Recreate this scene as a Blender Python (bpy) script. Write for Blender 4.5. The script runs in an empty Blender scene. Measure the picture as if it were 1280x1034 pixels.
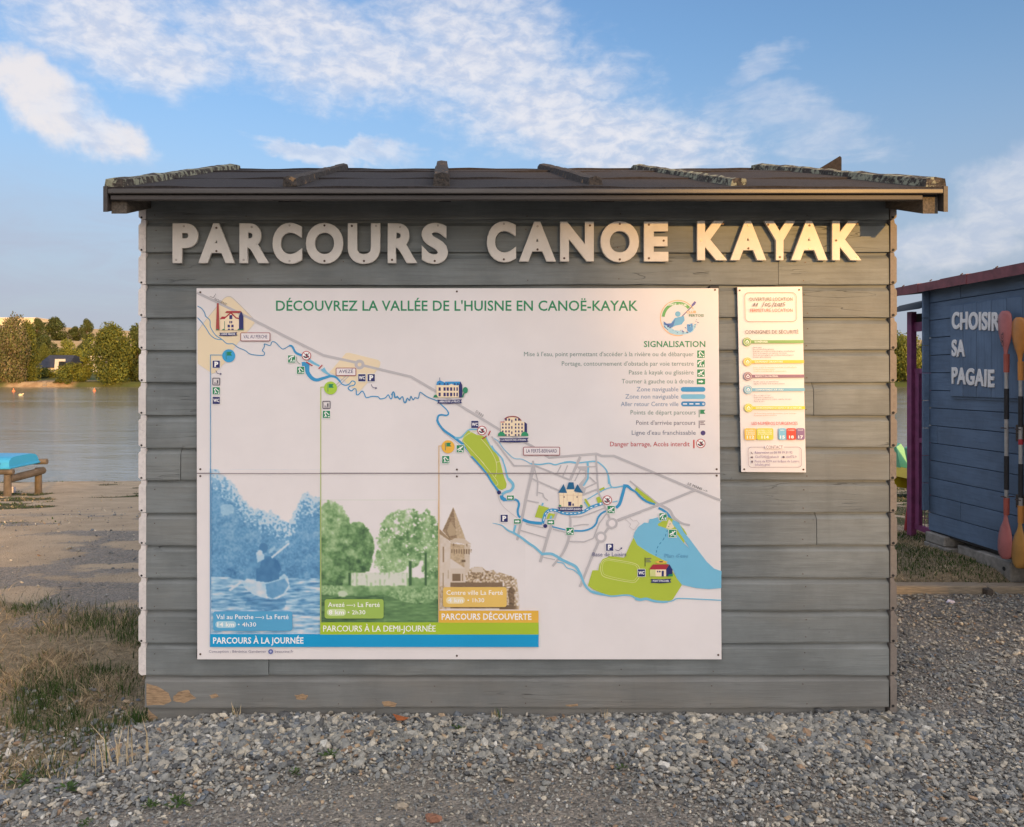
import bpy, math, random
import numpy as np
from mathutils import Vector, Matrix
from mathutils.geometry import tessellate_polygon
random.seed(7); RNG = np.random.default_rng(7)
sc = bpy.context.scene
COL = sc.collection
R = math.radians

# ---------------------------------------------------------------- camera
EYE = 1.55; FPX = 960.0; PX0 = 555.0; PY0 = 473.0     # eye height, focal length and principal point of the photograph
cd = bpy.data.cameras.new('camera'); cam = bpy.data.objects.new('camera', cd); COL.objects.link(cam)
cam.location = (0, 0, EYE); cam.rotation_euler = (math.pi/2, 0, 0)
cd.sensor_width = 36; cd.lens = 36*FPX/1280; cd.shift_x = (640-PX0)/1280; cd.shift_y = (PY0-517)/1280
cd.clip_start = 0.05; cd.clip_end = 5000
sc.camera = cam

# ---------------------------------------------------------------- light
SUN_EL = R(8.6); SUN_AZ = R(157)          # azimuth from +Y towards +X: behind the camera, a little to the right
SUNV = Vector((math.sin(SUN_AZ)*math.cos(SUN_EL), math.cos(SUN_AZ)*math.cos(SUN_EL), math.sin(SUN_EL)))
sd = bpy.data.lights.new('sun', 'SUN'); sun = bpy.data.objects.new('sun', sd); COL.objects.link(sun)
sd.energy = 2.9; sd.angle = R(0.7); sd.color = (1.0, 0.54, 0.15)
sun.rotation_euler = SUNV.to_track_quat('Z', 'Y').to_euler()
sc.view_settings.view_transform = 'Standard'; sc.view_settings.look = 'None'
sc.view_settings.exposure = 0.70; sc.view_settings.gamma = 1
sc.view_settings.use_curve_mapping = False

class NT:
    """small helper for node trees"""
    def __init__(s, nt): s.nt = nt
    def new(s, t, **k):
        n = s.nt.nodes.new(t)
        for a, b in k.items(): setattr(n, a, b)
        return n
    def link(s, a, b): s.nt.links.new(a, b)
    def put(s, sock, v):
        if isinstance(v, bpy.types.NodeSocket): s.link(v, sock)
        elif v is not None:
            if hasattr(sock.default_value, '__len__') and not hasattr(v, '__len__'): v = (v,)*len(sock.default_value)
            if hasattr(v, '__len__') and len(v) == 3 and len(sock.default_value) == 4: v = (*v, 1)
            sock.default_value = v
    def m(s, op, a, b=None, c=None, clamp=False):
        n = s.new('ShaderNodeMath', operation=op); n.use_clamp = clamp
        s.put(n.inputs[0], a)
        if b is not None: s.put(n.inputs[1], b)
        if c is not None: s.put(n.inputs[2], c)
        return n.outputs[0]
    def vm(s, op, a, b=None):
        n = s.new('ShaderNodeVectorMath', operation=op); s.put(n.inputs[0], a)
        if b is not None: s.put(n.inputs[1], b)
        return n.outputs[0]
    def noise(s, vec, scale, detail=4, rough=0.55, dist=0.0, col=False):
        n = s.new('ShaderNodeTexNoise'); s.put(n.inputs['Vector'], vec)
        n.inputs['Scale'].default_value = scale; n.inputs['Detail'].default_value = detail
        n.inputs['Roughness'].default_value = rough; n.inputs['Distortion'].default_value = dist
        return n.outputs['Color' if col else 'Fac']
    def ramp(s, v, a, b, ta=0.0, tb=1.0):
        n = s.new('ShaderNodeMapRange'); n.interpolation_type = 'SMOOTHSTEP'; s.put(n.inputs[0], v)
        n.inputs[1].default_value = a; n.inputs[2].default_value = b; n.inputs[3].default_value = ta; n.inputs[4].default_value = tb
        return n.outputs[0]
    def mix(s, f, a, b, mode='MIX'):
        n = s.new('ShaderNodeMix', data_type='RGBA', blend_type=mode)
        s.put(n.inputs[0], f); s.put(n.inputs[6], a); s.put(n.inputs[7], b)
        return n.outputs[2]
    def mapping(s, vec, scale=(1, 1, 1), loc=(0, 0, 0), rot=(0, 0, 0)):
        n = s.new('ShaderNodeMapping'); s.put(n.inputs[0], vec); n.inputs[1].default_value = loc
        n.inputs[2].default_value = rot; n.inputs[3].default_value = scale
        return n.outputs[0]

def build_world():
    w = bpy.data.worlds.new('World'); sc.world = w; w.use_nodes = True
    t = NT(w.node_tree); bg = w.node_tree.nodes['Background']
    sk = t.new('ShaderNodeTexSky', sky_type='NISHITA'); sk.sun_disc = False
    sk.sun_elevation = SUN_EL; sk.sun_rotation = SUN_AZ; sk.air_density = 1.0; sk.dust_density = 0.6; sk.ozone_density = 1.6
    g = t.new('ShaderNodeTexCoord').outputs['Generated']
    sp = t.new('ShaderNodeSeparateXYZ'); t.link(g, sp.inputs[0]); x, y, z = sp.outputs
    az = t.m('ARCTAN2', x, y); el = t.m('ARCSINE', z)
    # layered haze towards the horizon, lavender blue
    dt = t.new('ShaderNodeVectorMath', operation='DOT_PRODUCT'); t.link(g, dt.inputs[0]); dt.inputs[1].default_value = SUNV[:]
    sunside = t.ramp(dt.outputs['Value'], -0.1, 0.75)
    hz = t.m('MULTIPLY', t.ramp(el, 0.0, 0.42, 0.86, 0.0), t.m('SUBTRACT', 1.0, t.m('MULTIPLY', sunside, 0.85)))
    base = t.mix(hz, sk.outputs[0], (1.90, 2.06, 2.85))
    base = t.mix(t.ramp(el, 0.02, 0.5, 0, 1), base, t.mix(1.0, base, (0.90, 1.05, 1.27), 'MULTIPLY'))
    # cloud layer: direction projected on a high plane, so cloud shrink towards the horizon
    zz = t.m('MAXIMUM', t.m('ADD', z, 0.10), 0.03)
    cv = t.new('ShaderNodeCombineXYZ'); t.link(t.m('DIVIDE', x, zz), cv.inputs[0]); t.link(t.m('DIVIDE', y, zz), cv.inputs[1])
    cvec = cv.outputs[0]
    dv = t.new('ShaderNodeCombineXYZ'); t.link(az, dv.inputs[0]); t.link(el, dv.inputs[1]); dvec = dv.outputs[0]
    def ell(px, py, hw, hh, rot, soft=1.0, vec=dvec):
        a = math.atan((px-PX0)/FPX); e = math.atan((PY0-py)/FPX*math.cos(a))
        mp = t.mapping(vec, (1, 1, 1), (-a, -e, 0)); rt = t.mapping(mp, (1, 1, 1), (0, 0, 0), (0, 0, -R(rot)))
        s2 = t.mapping(rt, (FPX/hw, FPX/hh, 1))
        ln = t.new('ShaderNodeVectorMath', operation='LENGTH'); t.link(s2, ln.inputs[0])
        return t.ramp(ln.outputs['Value'], 0.15, 1.25*soft, 1, 0)
    warp = t.vm('ADD', dvec, t.vm('MULTIPLY', t.vm('SUBTRACT', t.noise(dvec, 7, 5, 0.6, col=True), (0.5, 0.5, 0.5)), (0.16, 0.10, 0)))
    dm = t.mapping(dvec, (1.0, 1.9, 1), rot=(0, 0, R(14)))
    mott = t.noise(dm, 11, 6, 0.62, 0.25)
    fine = t.noise(dm, 34, 5, 0.6, 0.3)
    wisp = t.noise(t.mapping(dvec, (7, 26, 1), rot=(0, 0, R(8))), 1.0, 5, 0.62, 0.8)
    big = t.noise(dvec, 9, 6, 0.62, 0.3)
    def density(mask, tex, lo, hi, pw=1.0):
        v = t.m('MULTIPLY_ADD', mask, 0.62, t.m('MULTIPLY', tex, 0.85))
        return t.ramp(v, lo, hi)
    mB = t.m('MAXIMUM', ell(430, 60, 420, 92, -10, vec=warp), ell(720, 150, 240, 95, -20, vec=warp))
    mB = t.m('MAXIMUM', mB, t.m('MAXIMUM', ell(150, 40, 220, 70, -6, vec=warp), t.m('MAXIMUM', ell(610, 80, 300, 135, -22, vec=warp), ell(810, 180, 170, 80, -14, vec=warp))))
    cellv = t.m('ADD', t.m('MULTIPLY', mott, 0.62), t.m('MULTIPLY', fine, 0.40))
    dB = density(mB, cellv, 0.62, 1.16)
    dA = density(t.m('MAXIMUM', ell(55, 118, 95, 52, -14, vec=warp), ell(140, 165, 90, 42, -24, vec=warp)), big, 0.56, 0.92)
    dC = density(ell(420, 190, 190, 26, -4, vec=warp), wisp, 0.72, 1.02)
    dD = density(t.m('MAXIMUM', ell(950, 88, 80, 34, 14, vec=warp), ell(990, 165, 190, 60, -18, vec=warp)), wisp, 0.74, 1.10)
    dE = density(t.m('MAXIMUM', ell(1165, 318, 110, 42, -8, vec=warp), ell(1275, 245, 75, 95, -60, vec=warp)), big, 0.64, 1.0)
    dF = t.m('MULTIPLY', ell(60, 330, 330, 130, 0, vec=warp), t.ramp(wisp, 0.25, 0.75, 0.35, 1.0))
    # unseen cloud outside the view, added dense and bright to fill the shade
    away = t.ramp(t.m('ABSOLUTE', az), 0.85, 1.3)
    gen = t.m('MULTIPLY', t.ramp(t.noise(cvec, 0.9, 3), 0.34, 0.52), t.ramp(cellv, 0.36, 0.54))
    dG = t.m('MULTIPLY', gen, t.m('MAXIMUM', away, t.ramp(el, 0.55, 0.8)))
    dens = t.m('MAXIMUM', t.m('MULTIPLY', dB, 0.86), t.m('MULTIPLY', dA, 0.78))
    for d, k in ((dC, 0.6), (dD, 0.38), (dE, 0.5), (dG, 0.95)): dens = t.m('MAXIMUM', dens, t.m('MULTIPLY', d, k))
    base = t.mix(t.m('MULTIPLY', dF, 0.55), base, (2.35, 2.42, 3.05))
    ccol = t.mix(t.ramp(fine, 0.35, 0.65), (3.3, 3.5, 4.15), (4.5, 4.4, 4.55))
    ccol = t.mix(sunside, ccol, t.mix(t.ramp(fine, 0.35, 0.65), (10.4, 9.3, 8.8), (13.6, 12.0, 11.1)))  # out-of-view clouds towards the sun, brightened and warmed to lift shaded surfaces
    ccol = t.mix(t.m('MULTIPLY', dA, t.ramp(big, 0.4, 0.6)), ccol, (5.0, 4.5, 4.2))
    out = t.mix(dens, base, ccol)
    out = t.mix(t.ramp(el, -0.06, -0.01, 1, 0), out, (0.8, 0.75, 0.7))
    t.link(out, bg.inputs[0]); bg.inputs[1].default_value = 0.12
build_world()

# ---------------------------------------------------------------- object helpers
def lin(c): return tuple((v/255/12.92 if v/255 <= 0.04045 else ((v/255+0.055)/1.055)**2.4) for v in c)
def tag(o, label=None, cat=None, group=None, kind=None):
    if label: o['label'] = label
    if cat: o['category'] = cat
    if group: o['group'] = group
    if kind: o['kind'] = kind
    return o
def empty(name, loc=(0, 0, 0), label=None, cat=None, group=None, rz=0):
    o = bpy.data.objects.new(name, None); COL.objects.link(o); o.location = loc; o.rotation_euler.z = rz
    o.empty_display_size = 0.1
    return tag(o, label, cat, group)
def link(name, me, parent=None, mat=None):
    o = bpy.data.objects.new(name, me); COL.objects.link(o)
    if mat is not None and not me.materials: me.materials.append(mat)
    if parent is not None:
        o.parent = parent
        if parent.location.length and not isinstance(parent.data, bpy.types.Mesh): o.matrix_parent_inverse = Matrix.LocRotScale(parent.location, parent.rotation_euler, None).inverted()
    return o
class MB:
    """collects shapes into one mesh (world coordinates)"""
    def __init__(s): s.v = []; s.f = []; s.c = []
    def add(s, vs, fs, col=None):
        b = len(s.v); s.v += [tuple(v) for v in vs]; s.f += [tuple(i+b for i in f) for f in fs]
        s.c += [col or (1, 1, 1)]*len(vs); return s
    def box(s, x0, x1, y0, y1, z0, z1, rot=None, col=None, j=0):
        vs = [Vector((x, y, z)) for z in (z0, z1) for y in (y0, y1) for x in (x0, x1)]
        if j: vs = [v+Vector((random.uniform(-j, j), random.uniform(-j, j), random.uniform(-j, j))) for v in vs]
        if rot:
            c = Vector(((x0+x1)/2, (y0+y1)/2, (z0+z1)/2)); m = Matrix.Rotation(rot[1], 3, rot[0]); vs = [m@(v-c)+c for v in vs]
        return s.add(vs, [(0, 2, 3, 1), (4, 5, 7, 6), (0, 1, 5, 4), (2, 6, 7, 3), (0, 4, 6, 2), (1, 3, 7, 5)], col)
    def bbox(s, x0, x1, y0, y1, z0, z1, b=0.004, col=None):
        """box with chamfered edges"""
        vs = []; idx = {}
        X = (x0, x1); Y = (y0, y1); Z = (z0, z1); sg = (1, -1)
        for i in (0, 1):
            for j in (0, 1):
                for k in (0, 1):
                    for a in range(3):
                        p = [X[i], Y[j], Z[k]]
                        for q in range(3):
                            if q != a: p[q] += sg[(i, j, k)[q]]*b
                        idx[i, j, k, a] = len(vs); vs.append(tuple(p))
        F = []
        for a in range(3):
            u, w = [q for q in range(3) if q != a]
            for e in (0, 1):
                q4 = []
                for (p, r) in ((0, 0), (1, 0), (1, 1), (0, 1)):
                    t = [0, 0, 0]; t[a] = e; t[u] = p; t[w] = r; q4.append(idx[t[0], t[1], t[2], a])
                F.append(q4)
        for a in range(3):           # edges along a
            u, w = [q for q in range(3) if q != a]
            for p in (0, 1):
                for r in (0, 1):
                    A = [0, 0, 0]; A[u] = p; A[w] = r; B = list(A); B[a] = 1
                    F.append([idx[(*A, u)], idx[(*B, u)], idx[(*B, w)], idx[(*A, w)]])
        for i in (0, 1):
            for j in (0, 1):
                for k in (0, 1): F.append([idx[i, j, k, 0], idx[i, j, k, 1], idx[i, j, k, 2]])
        return s.add(vs, F, col)
    def tube(s, pts, r, n=8, caps=True, col=None):
        pts = [Vector(p) for p in pts]; rs = r if hasattr(r, '__len__') else [r]*len(pts); vs = []; fs = []
        up = Vector((0, 0, 1))
        for i, p in enumerate(pts):
            d = (pts[min(i+1, len(pts)-1)]-pts[max(i-1, 0)]).normalized()
            a = d.cross(up if abs(d.z) < 0.9 else Vector((1, 0, 0))).normalized(); b = d.cross(a)
            vs += [p+(a*math.cos(2*math.pi*k/n)+b*math.sin(2*math.pi*k/n))*rs[i] for k in range(n)]
        for i in range(len(pts)-1):
            for k in range(n): fs.append((i*n+k, i*n+(k+1) % n, (i+1)*n+(k+1) % n, (i+1)*n+k))
        if caps: fs += [tuple(range(n))[::-1], tuple(range((len(pts)-1)*n, len(pts)*n))]
        return s.add(vs, fs, col)
    def prism(s, poly, ext, col=None):
        """poly: list of 3D points (planar), extruded along vector ext"""
        n = len(poly); e = Vector(ext); vs = [Vector(p) for p in poly]+[Vector(p)+e for p in poly]
        tri = tessellate_polygon([[Vector(p) for p in poly]])
        fs = [tuple(t) for t in tri]+[tuple(i+n for i in t[::-1]) for t in tri]
        fs += [(i, (i+1) % n, (i+1) % n+n, i+n) for i in range(n)]
        return s.add(vs, fs, col)
    def mesh(s, name, smooth=False, colors=False):
        me = bpy.data.meshes.new(name); me.from_pydata(s.v, [], s.f)
        if colors:
            a = me.color_attributes.new('col', 'FLOAT_COLOR', 'POINT')
            a.data.foreach_set('color', np.array([(*c, 1) for c in s.c], dtype=np.float32).ravel())
        if smooth: me.polygons.foreach_set('use_smooth', [True]*len(me.polygons))
        me.validate(); me.update(); return me
    def build(s, name, mat, parent=None, smooth=False, colors=False, fix=True):
        me = s.mesh(name, smooth, colors)
        if fix:
            import bmesh
            bm = bmesh.new(); bm.from_mesh(me); bmesh.ops.recalc_face_normals(bm, faces=bm.faces); bm.to_mesh(me); bm.free()
        return link(name, me, parent, mat)
def np_mesh(name, V, F, C=None, smooth=False):
    """V (n,3), F (m,k) all faces the same size, C (n,3)"""
    me = bpy.data.meshes.new(name); m, k = F.shape
    me.vertices.add(len(V)); me.vertices.foreach_set('co', V.astype(np.float32).ravel())
    me.loops.add(m*k); me.loops.foreach_set('vertex_index', F.astype(np.int32).ravel())
    me.polygons.add(m); me.polygons.foreach_set('loop_start', np.arange(0, m*k, k, dtype=np.int32))
    me.polygons.foreach_set('loop_total', np.full(m, k, dtype=np.int32))
    if C is not None:
        a = me.color_attributes.new('col', 'FLOAT_COLOR', 'POINT')
        a.data.foreach_set('color', np.concatenate([C, np.ones((len(C), 1))], 1).astype(np.float32).ravel())
    me.update(calc_edges=True)
    me.polygons.foreach_set('use_smooth', np.full(m, smooth)); return me
def copy_tree(o, parent=None):
    c = o.copy(); COL.objects.link(c); c.parent = parent
    for ch in list(o.children): copy_tree(ch, c)
    return c

# ---------------------------------------------------------------- materials
def mat_new(name):
    m = bpy.data.materials.new(name); m.use_nodes = True; t = NT(m.node_tree)
    return m, t, m.node_tree.nodes['Principled BSDF']
def bump(t, h, dist, strength=1.0):
    b = t.new('ShaderNodeBump'); b.inputs['Strength'].default_value = strength; b.inputs['Distance'].default_value = dist
    t.link(h, b.inputs['Height']); return b.outputs[0]
def simple(name, col, rough=0.6, var=0.2, scale=8, bmp=0.001, metal=0, stretch=(1, 1, 1), spec=0.5):
    m, t, p = mat_new(name); c = t.new('ShaderNodeTexCoord').outputs['Object']
    v = t.mapping(c, stretch); n = t.noise(v, scale, 5, 0.6)
    t.link(t.mix(t.ramp(n, 0.3, 0.7), tuple(k*(1-var) for k in col), tuple(min(1, k*(1+var)) for k in col)), p.inputs['Base Color'])
    p.inputs['Roughness'].default_value = rough; p.inputs['Metallic'].default_value = metal; p.inputs['Specular IOR Level'].default_value = spec
    if bmp: t.link(bump(t, t.noise(v, scale*3, 4), bmp), p.inputs['Normal'])
    return m
def painted_wood(name, col, axis='x', var=0.16, peel=0.0, wood=(0.34, 0.22, 0.12), rough=0.62):
    """painted planks: faint grain along the plank, checks and nail specks, each plank a little different"""
    m, t, p = mat_new(name); c = t.new('ShaderNodeTexCoord').outputs['Object']
    oi = t.new('ShaderNodeObjectInfo').outputs['Random']
    off = t.new('ShaderNodeCombineXYZ'); 
    for i in range(3): t.link(t.m('MULTIPLY', oi, 37.0+11*i), off.inputs[i])
    c2 = t.vm('ADD', c, off.outputs[0])
    st = {'x': (0.8, 14, 14), 'y': (14, 0.8, 14), 'z': (14, 14, 0.8)}[axis]
    grain = t.noise(t.mapping(c2, st), 4.5, 6, 0.65, 0.3)
    blot = t.noise(c2, 3.0, 5, 0.6)
    fine = t.noise(t.mapping(c2, st), 14, 4, 0.7)
    base = t.mix(t.ramp(blot, 0.3, 0.7), tuple(k*(1-var) for k in col), tuple(k*(1+var) for k in col))
    base = t.mix(t.m('MULTIPLY', t.ramp(grain, 0.42, 0.70), 0.46), base, tuple(k*0.62 for k in col))
    base = t.mix(t.ramp(oi, 0, 1, 0.0, 0.22), base, tuple(k*0.8+0.02 for k in col))
    # drying cracks along the grain
    cr = t.noise(t.mapping(c2, {'x': (0.55, 9, 9), 'y': (9, 0.55, 9), 'z': (9, 9, 0.55)}[axis]), 3.2, 2, 0.4, 0.35)
    crack = t.ramp(t.m('ABSOLUTE', t.m('SUBTRACT', cr, 0.5)), 0.0, 0.004, 1, 0)
    crack = t.m('MULTIPLY', crack, t.ramp(t.noise(c2, 2.2, 2), 0.56, 0.68))
    sp = t.ramp(t.noise(c2, 26, 2, 0.5), 0.76, 0.80)
    base = t.mix(t.m('MULTIPLY', t.m('MAXIMUM', crack, sp), 0.45), base, tuple(k*0.28 for k in col))
    if peel:
        pl = t.ramp(t.m('ADD', t.m('MULTIPLY', t.noise(c2, 6, 5, 0.65), 0.7), t.m('MULTIPLY', grain, 0.35)), 0.80-peel*0.2, 0.815-peel*0.2)
        base = t.mix(pl, base, wood)
    # weathering: brown greying in broad patches, streaks below the laps, splashed dirt low down
    wz = t.new('ShaderNodeSeparateXYZ'); gp = t.new('ShaderNodeNewGeometry').outputs['Position']; t.link(gp, wz.inputs[0])
    if axis == 'x':
        old = t.ramp(t.noise(t.mapping(gp, (0.5, 1, 1.6)), 1.6, 5, 0.62), 0.46, 0.66)
        base = t.mix(t.m('MULTIPLY', old, 0.30), base, (col[0]*1.25, col[1]*1.08, col[2]*0.92))
        base = t.mix(t.m('MULTIPLY', t.ramp(t.noise(t.mapping(c2, (0.9, 12, 12)), 3.1, 5, 0.7), 0.52, 0.72), 0.35), base, tuple(min(1, k*1.45) for k in col))
        drip = t.ramp(t.noise(t.mapping(gp, (9, 1, 0.7)), 2.2, 4, 0.6), 0.55, 0.75)
        base = t.mix(t.m('MULTIPLY', drip, 0.25), base, tuple(k*0.72 for k in col))
        mud = t.m('MULTIPLY', t.ramp(t.m('ADD', wz.outputs[2], t.m('MULTIPLY', t.m('SUBTRACT', t.noise(gp, 5, 5, 0.7), 0.5), 0.35)), -0.04, 0.08, 1, 0), 0.22)
        base = t.mix(mud, base, (0.24, 0.21, 0.17))
    t.link(base, p.inputs['Base Color']); p.inputs['Roughness'].default_value = rough; p.inputs['Specular IOR Level'].default_value = 0.35
    h = t.m('SUBTRACT', t.m('ADD', t.m('MULTIPLY', grain, 0.6), t.m('MULTIPLY', fine, 0.4)), t.m('MULTIPLY', crack, 1.5))
    t.link(bump(t, h, 0.0022), p.inputs['Normal'])
    return m
def vcol(name, rough=0.6, var=0.0, scale=60, spec=0.4, bmp=0, transl=0.0):
    m, t, p = mat_new(name); a = t.new('ShaderNodeAttribute', attribute_name='col').outputs['Color']
    c = t.new('ShaderNodeTexCoord').outputs['Object']
    if var:
        n = t.noise(c, scale, 4, 0.6); a = t.mix(1.0, a, t.mix(t.ramp(n, 0.3, 0.7), (1-var,)*3, (1+var,)*3), 'MULTIPLY')
    t.link(a, p.inputs['Base Color']); p.inputs['Roughness'].default_value = rough; p.inputs['Specular IOR Level'].default_value = spec
    if bmp: t.link(bump(t, t.noise(c, scale, 4), bmp), p.inputs['Normal'])
    if transl:
        tr = t.new('ShaderNodeBsdfTranslucent'); t.link(a, tr.inputs[0]); mx = t.new('ShaderNodeMixShader'); mx.inputs[0].default_value = transl
        out = m.node_tree.nodes['Material Output']; t.link(p.outputs[0], mx.inputs[1]); t.link(tr.outputs[0], mx.inputs[2]); t.link(mx.outputs[0], out.inputs[0])
    return m
M = {}
M['print'] = vcol('printed_ink', 0.42, 0.03, 3, 0.35)
M['leaf'] = vcol('foliage', 0.65, 0, 1, 0.2, transl=0.25)
M['grass'] = vcol('grass_blades', 0.75, 0, 1, 0.15, transl=0.2)
M['stone'] = vcol('crushed_stone', 0.8, 0.18, 90, 0.3, 0.002)
M['hut'] = painted_wood('weathered_grey_paint', (0.180, 0.200, 0.202), var=0.2)
M['hut_low'] = painted_wood('weathered_grey_paint_chipped', (0.185, 0.192, 0.186), peel=0.28)
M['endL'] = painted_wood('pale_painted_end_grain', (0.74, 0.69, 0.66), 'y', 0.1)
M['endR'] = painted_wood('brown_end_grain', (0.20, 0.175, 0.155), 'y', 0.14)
M['dark'] = simple('shadow_gap_black', (0.012, 0.012, 0.013), 0.8, 0.1)
M['fascia'] = simple('dark_brown_fascia', (0.040, 0.034, 0.032), 0.55, 0.25, 6, 0.001, stretch=(0.5, 6, 6))
M['trim'] = simple('grey_brown_drip_edge', (0.062, 0.056, 0.053), 0.4, 0.25, 5, 0.0005, stretch=(0.6, 6, 6))
M['soffit'] = simple('dark_soffit_wood', (0.03, 0.032, 0.036), 0.7, 0.25, 7)
M['felt'] = simple('mineral_roof_felt', (0.022, 0.018, 0.018), 0.95, 0.35, 60, 0.002)
M['raft'] = simple('weathered_rafter', (0.10, 0.085, 0.07), 0.8, 0.4, 18, 0.003, stretch=(6, 1, 6))
M['white_panel'] = simple('white_aluminium_panel', (0.81, 0.765, 0.76), 0.50, 0.03, 2.6, 0.0)
M['letter'] = simple('cream_painted_letters', (0.70, 0.655, 0.60), 0.5, 0.06, 14, 0.0006)
M['letter_white'] = simple('white_painted_letters', (0.78, 0.80, 0.82), 0.5, 0.05, 14, 0.0004)
M['screw'] = simple('rusty_screw', (0.09, 0.055, 0.04), 0.5, 0.3, 200, 0, metal=0.5)
M['screw_pale'] = simple('pale_screw', (0.42, 0.38, 0.34), 0.45, 0.2, 200, 0, metal=0.3)
# lichen covered batten
def lichen_mat():
    m, t, p = mat_new('lichen_on_felt'); c = t.new('ShaderNodeTexCoord').outputs['Object']
    n = t.noise(c, 22, 5, 0.65); n2 = t.noise(c, 60, 4, 0.6)
    b = t.mix(t.ramp(n2, 0.35, 0.65), (0.030, 0.027, 0.025), (0.075, 0.062, 0.052))
    b = t.mix(t.ramp(n, 0.48, 0.56), b, (0.26, 0.27, 0.20)); b = t.mix(t.ramp(n2, 0.66, 0.72), b, (0.36, 0.33, 0.24))
    t.link(b, p.inputs['Base Color']); p.inputs['Roughness'].default_value = 0.95
    t.link(bump(t, t.m('ADD', n, t.m('MULTIPLY', n2, 0.5)), 0.012), p.inputs['Normal']); return m
M['lichen'] = lichen_mat()
def felt_batten_mat():
    m, t, p = mat_new('worn_felt_batten'); c = t.new('ShaderNodeTexCoord').outputs['Object']
    n = t.noise(c, 14, 5, 0.65); n2 = t.noise(c, 70, 4, 0.6)
    b = t.mix(t.ramp(n2, 0.35, 0.65), (0.028, 0.025, 0.024), (0.065, 0.055, 0.048))
    b = t.mix(t.ramp(n, 0.60, 0.64), b, (0.24, 0.15, 0.075))
    t.link(b, p.inputs['Base Color']); p.inputs['Roughness'].default_value = 0.95
    t.link(bump(t, t.m('ADD', n, t.m('MULTIPLY', n2, 0.5)), 0.012), p.inputs['Normal']); return m
M['batten'] = felt_batten_mat()

# ---------------------------------------------------------------- terrain
def vnoise(x, y, seed=0):
    xi = np.floor(x).astype(np.int64); yi = np.floor(y).astype(np.int64); xf = x-xi; yf = y-yi
    u = xf*xf*(3-2*xf); v = yf*yf*(3-2*yf)
    def h(a, b):
        n = (a*374761393+b*668265263+seed*1442695041) & 0xffffffff
        n = ((n ^ (n >> 13))*1274126177) & 0xffffffff
        return ((n ^ (n >> 16)) & 0xffff)/65535.0
    return (h(xi, yi)*(1-u)+h(xi+1, yi)*u)*(1-v)+(h(xi, yi+1)*(1-u)+h(xi+1, yi+1)*u)*v
def fbm(x, y, seed=0, o=4):
    s = 0; a = 0.5; tot = 0
    for i in range(o): s = s+a*vnoise(x*2**i, y*2**i, seed+i*17); tot += a; a *= 0.5
    return s/tot
def sm(x, a, b):
    t = np.clip((x-a)/(b-a), 0, 1); return t*t*(3-2*t)
WATER = -1.05
HUT_X0, HUT_X1, FY = -1.402, 2.087, 3.6
def ground_h(x, y):
    x = np.asarray(x, float); y = np.asarray(y, float)
    z = -0.045+0.03*(fbm(x*0.8, y*0.8, 3)-0.5)+0.014*(fbm(x*5, y*5, 4)-0.5)
    # gravel banked against the front of the hut
    z = z+0.014*np.exp(-((y-3.6)/0.22)**2)*sm(x, -1.6, -0.9)*(1-sm(x, 2.1, 2.5))
    z = z-0.05*sm(-x, 1.0, 1.7)*np.exp(-((y-3.5)/0.9)**2)
    z = z+0.10*sm(x, 3.0, 4.2)*sm(y, 5.75, 6.1)*(1-sm(y, 6.6, 9))
    shore = 20.0+0.7*np.sin(x*0.23+1)+0.5*np.sin(x*0.07)
    z = z-0.97*sm(y, 6.2, 20.5)
    z = np.where(y > 10, z+0.06*(fbm(x*0.6, y*0.6, 9)-0.5), z)
    z = z-2.0*sm(y-shore, -0.3, 5)*(1-sm(y, 222, 229))-0.03*sm(y-shore, -0.5, 0.2)*(1-sm(y, 222, 229))
    far = sm(y, 226, 232)
    z = np.where(y > 222, -3.05+far*3.6+sm(y, 232, 330)*5+sm(y, 320, 470)*19+sm(y, 460, 760)*20
                 +sm(y, 300, 700)*(4*np.sin(x*0.012+0.5)-x*0.010), z)
    return z
def zone(x, y):
    """weights of gravel, sand, grass (dry grass counts as grass)"""
    n = fbm(x*0.9, y*0.9, 21); n2 = fbm(x*3.1, y*3.1, 22)
    g_l = sm(-x, 1.25+0.5*(n2-0.5), 1.75+0.5*(n2-0.5))*sm(y, np.maximum(2.75, 3.36+1.15*(x+1.4))+0.5*(n2-0.5)-.1, np.maximum(2.75, 3.36+1.15*(x+1.4))+0.5*(n2-0.5)+0.25)*(1-sm(y, 4.9+1.4*(n-0.5)-0.28*(x+3), 5.6+1.4*(n-0.5)-0.28*(x+3)))
    kerb = 5.72
    g_r = sm(x, 1.2, 2.2)*sm(y, kerb-0.02, kerb+0.02)*(1-0.55*sm(y, 6.9, 7.5)*(1-sm(y, 8.5, 9.2)))
    patch = sm(n, 0.54, 0.62)*sm(y, 8.2, 9.5)*sm(-x, 3.5, 6)
    patch = np.maximum(patch, sm(np.sin(y*1.1+0.5*x), 0.2, 0.7)*sm(y, 9, 10)*sm(n2, 0.42, 0.6)*0.8*sm(x+y*0.2, -5, 1)*(x > 2))
    shoreg = sm(y, 19.0, 19.6)*sm(n2, 0.30, 0.5)
    grass = np.clip(np.maximum.reduce([g_l, g_r*sm(n2, 0.2, 0.45), patch*(y > 6.5), shoreg]), 0, 1)
    sand = sm(y, 4.9+1.0*(n-0.5), 5.6+1.0*(n-0.5))*(1-0.62*sm(fbm(x*0.7-y*0.3, y*1.6, 31), 0.50, 0.58)*(1-sm(y, 9, 12)))
    sand = np.where((x > 1.3) & (y < kerb), 0, sand)
    sand = np.maximum(sand, 0.20*sm(n, .4, .6)*sm(-x, 1.2, 2)*sm(y, 3.3, 3.8))
    return grass, sand
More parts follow.
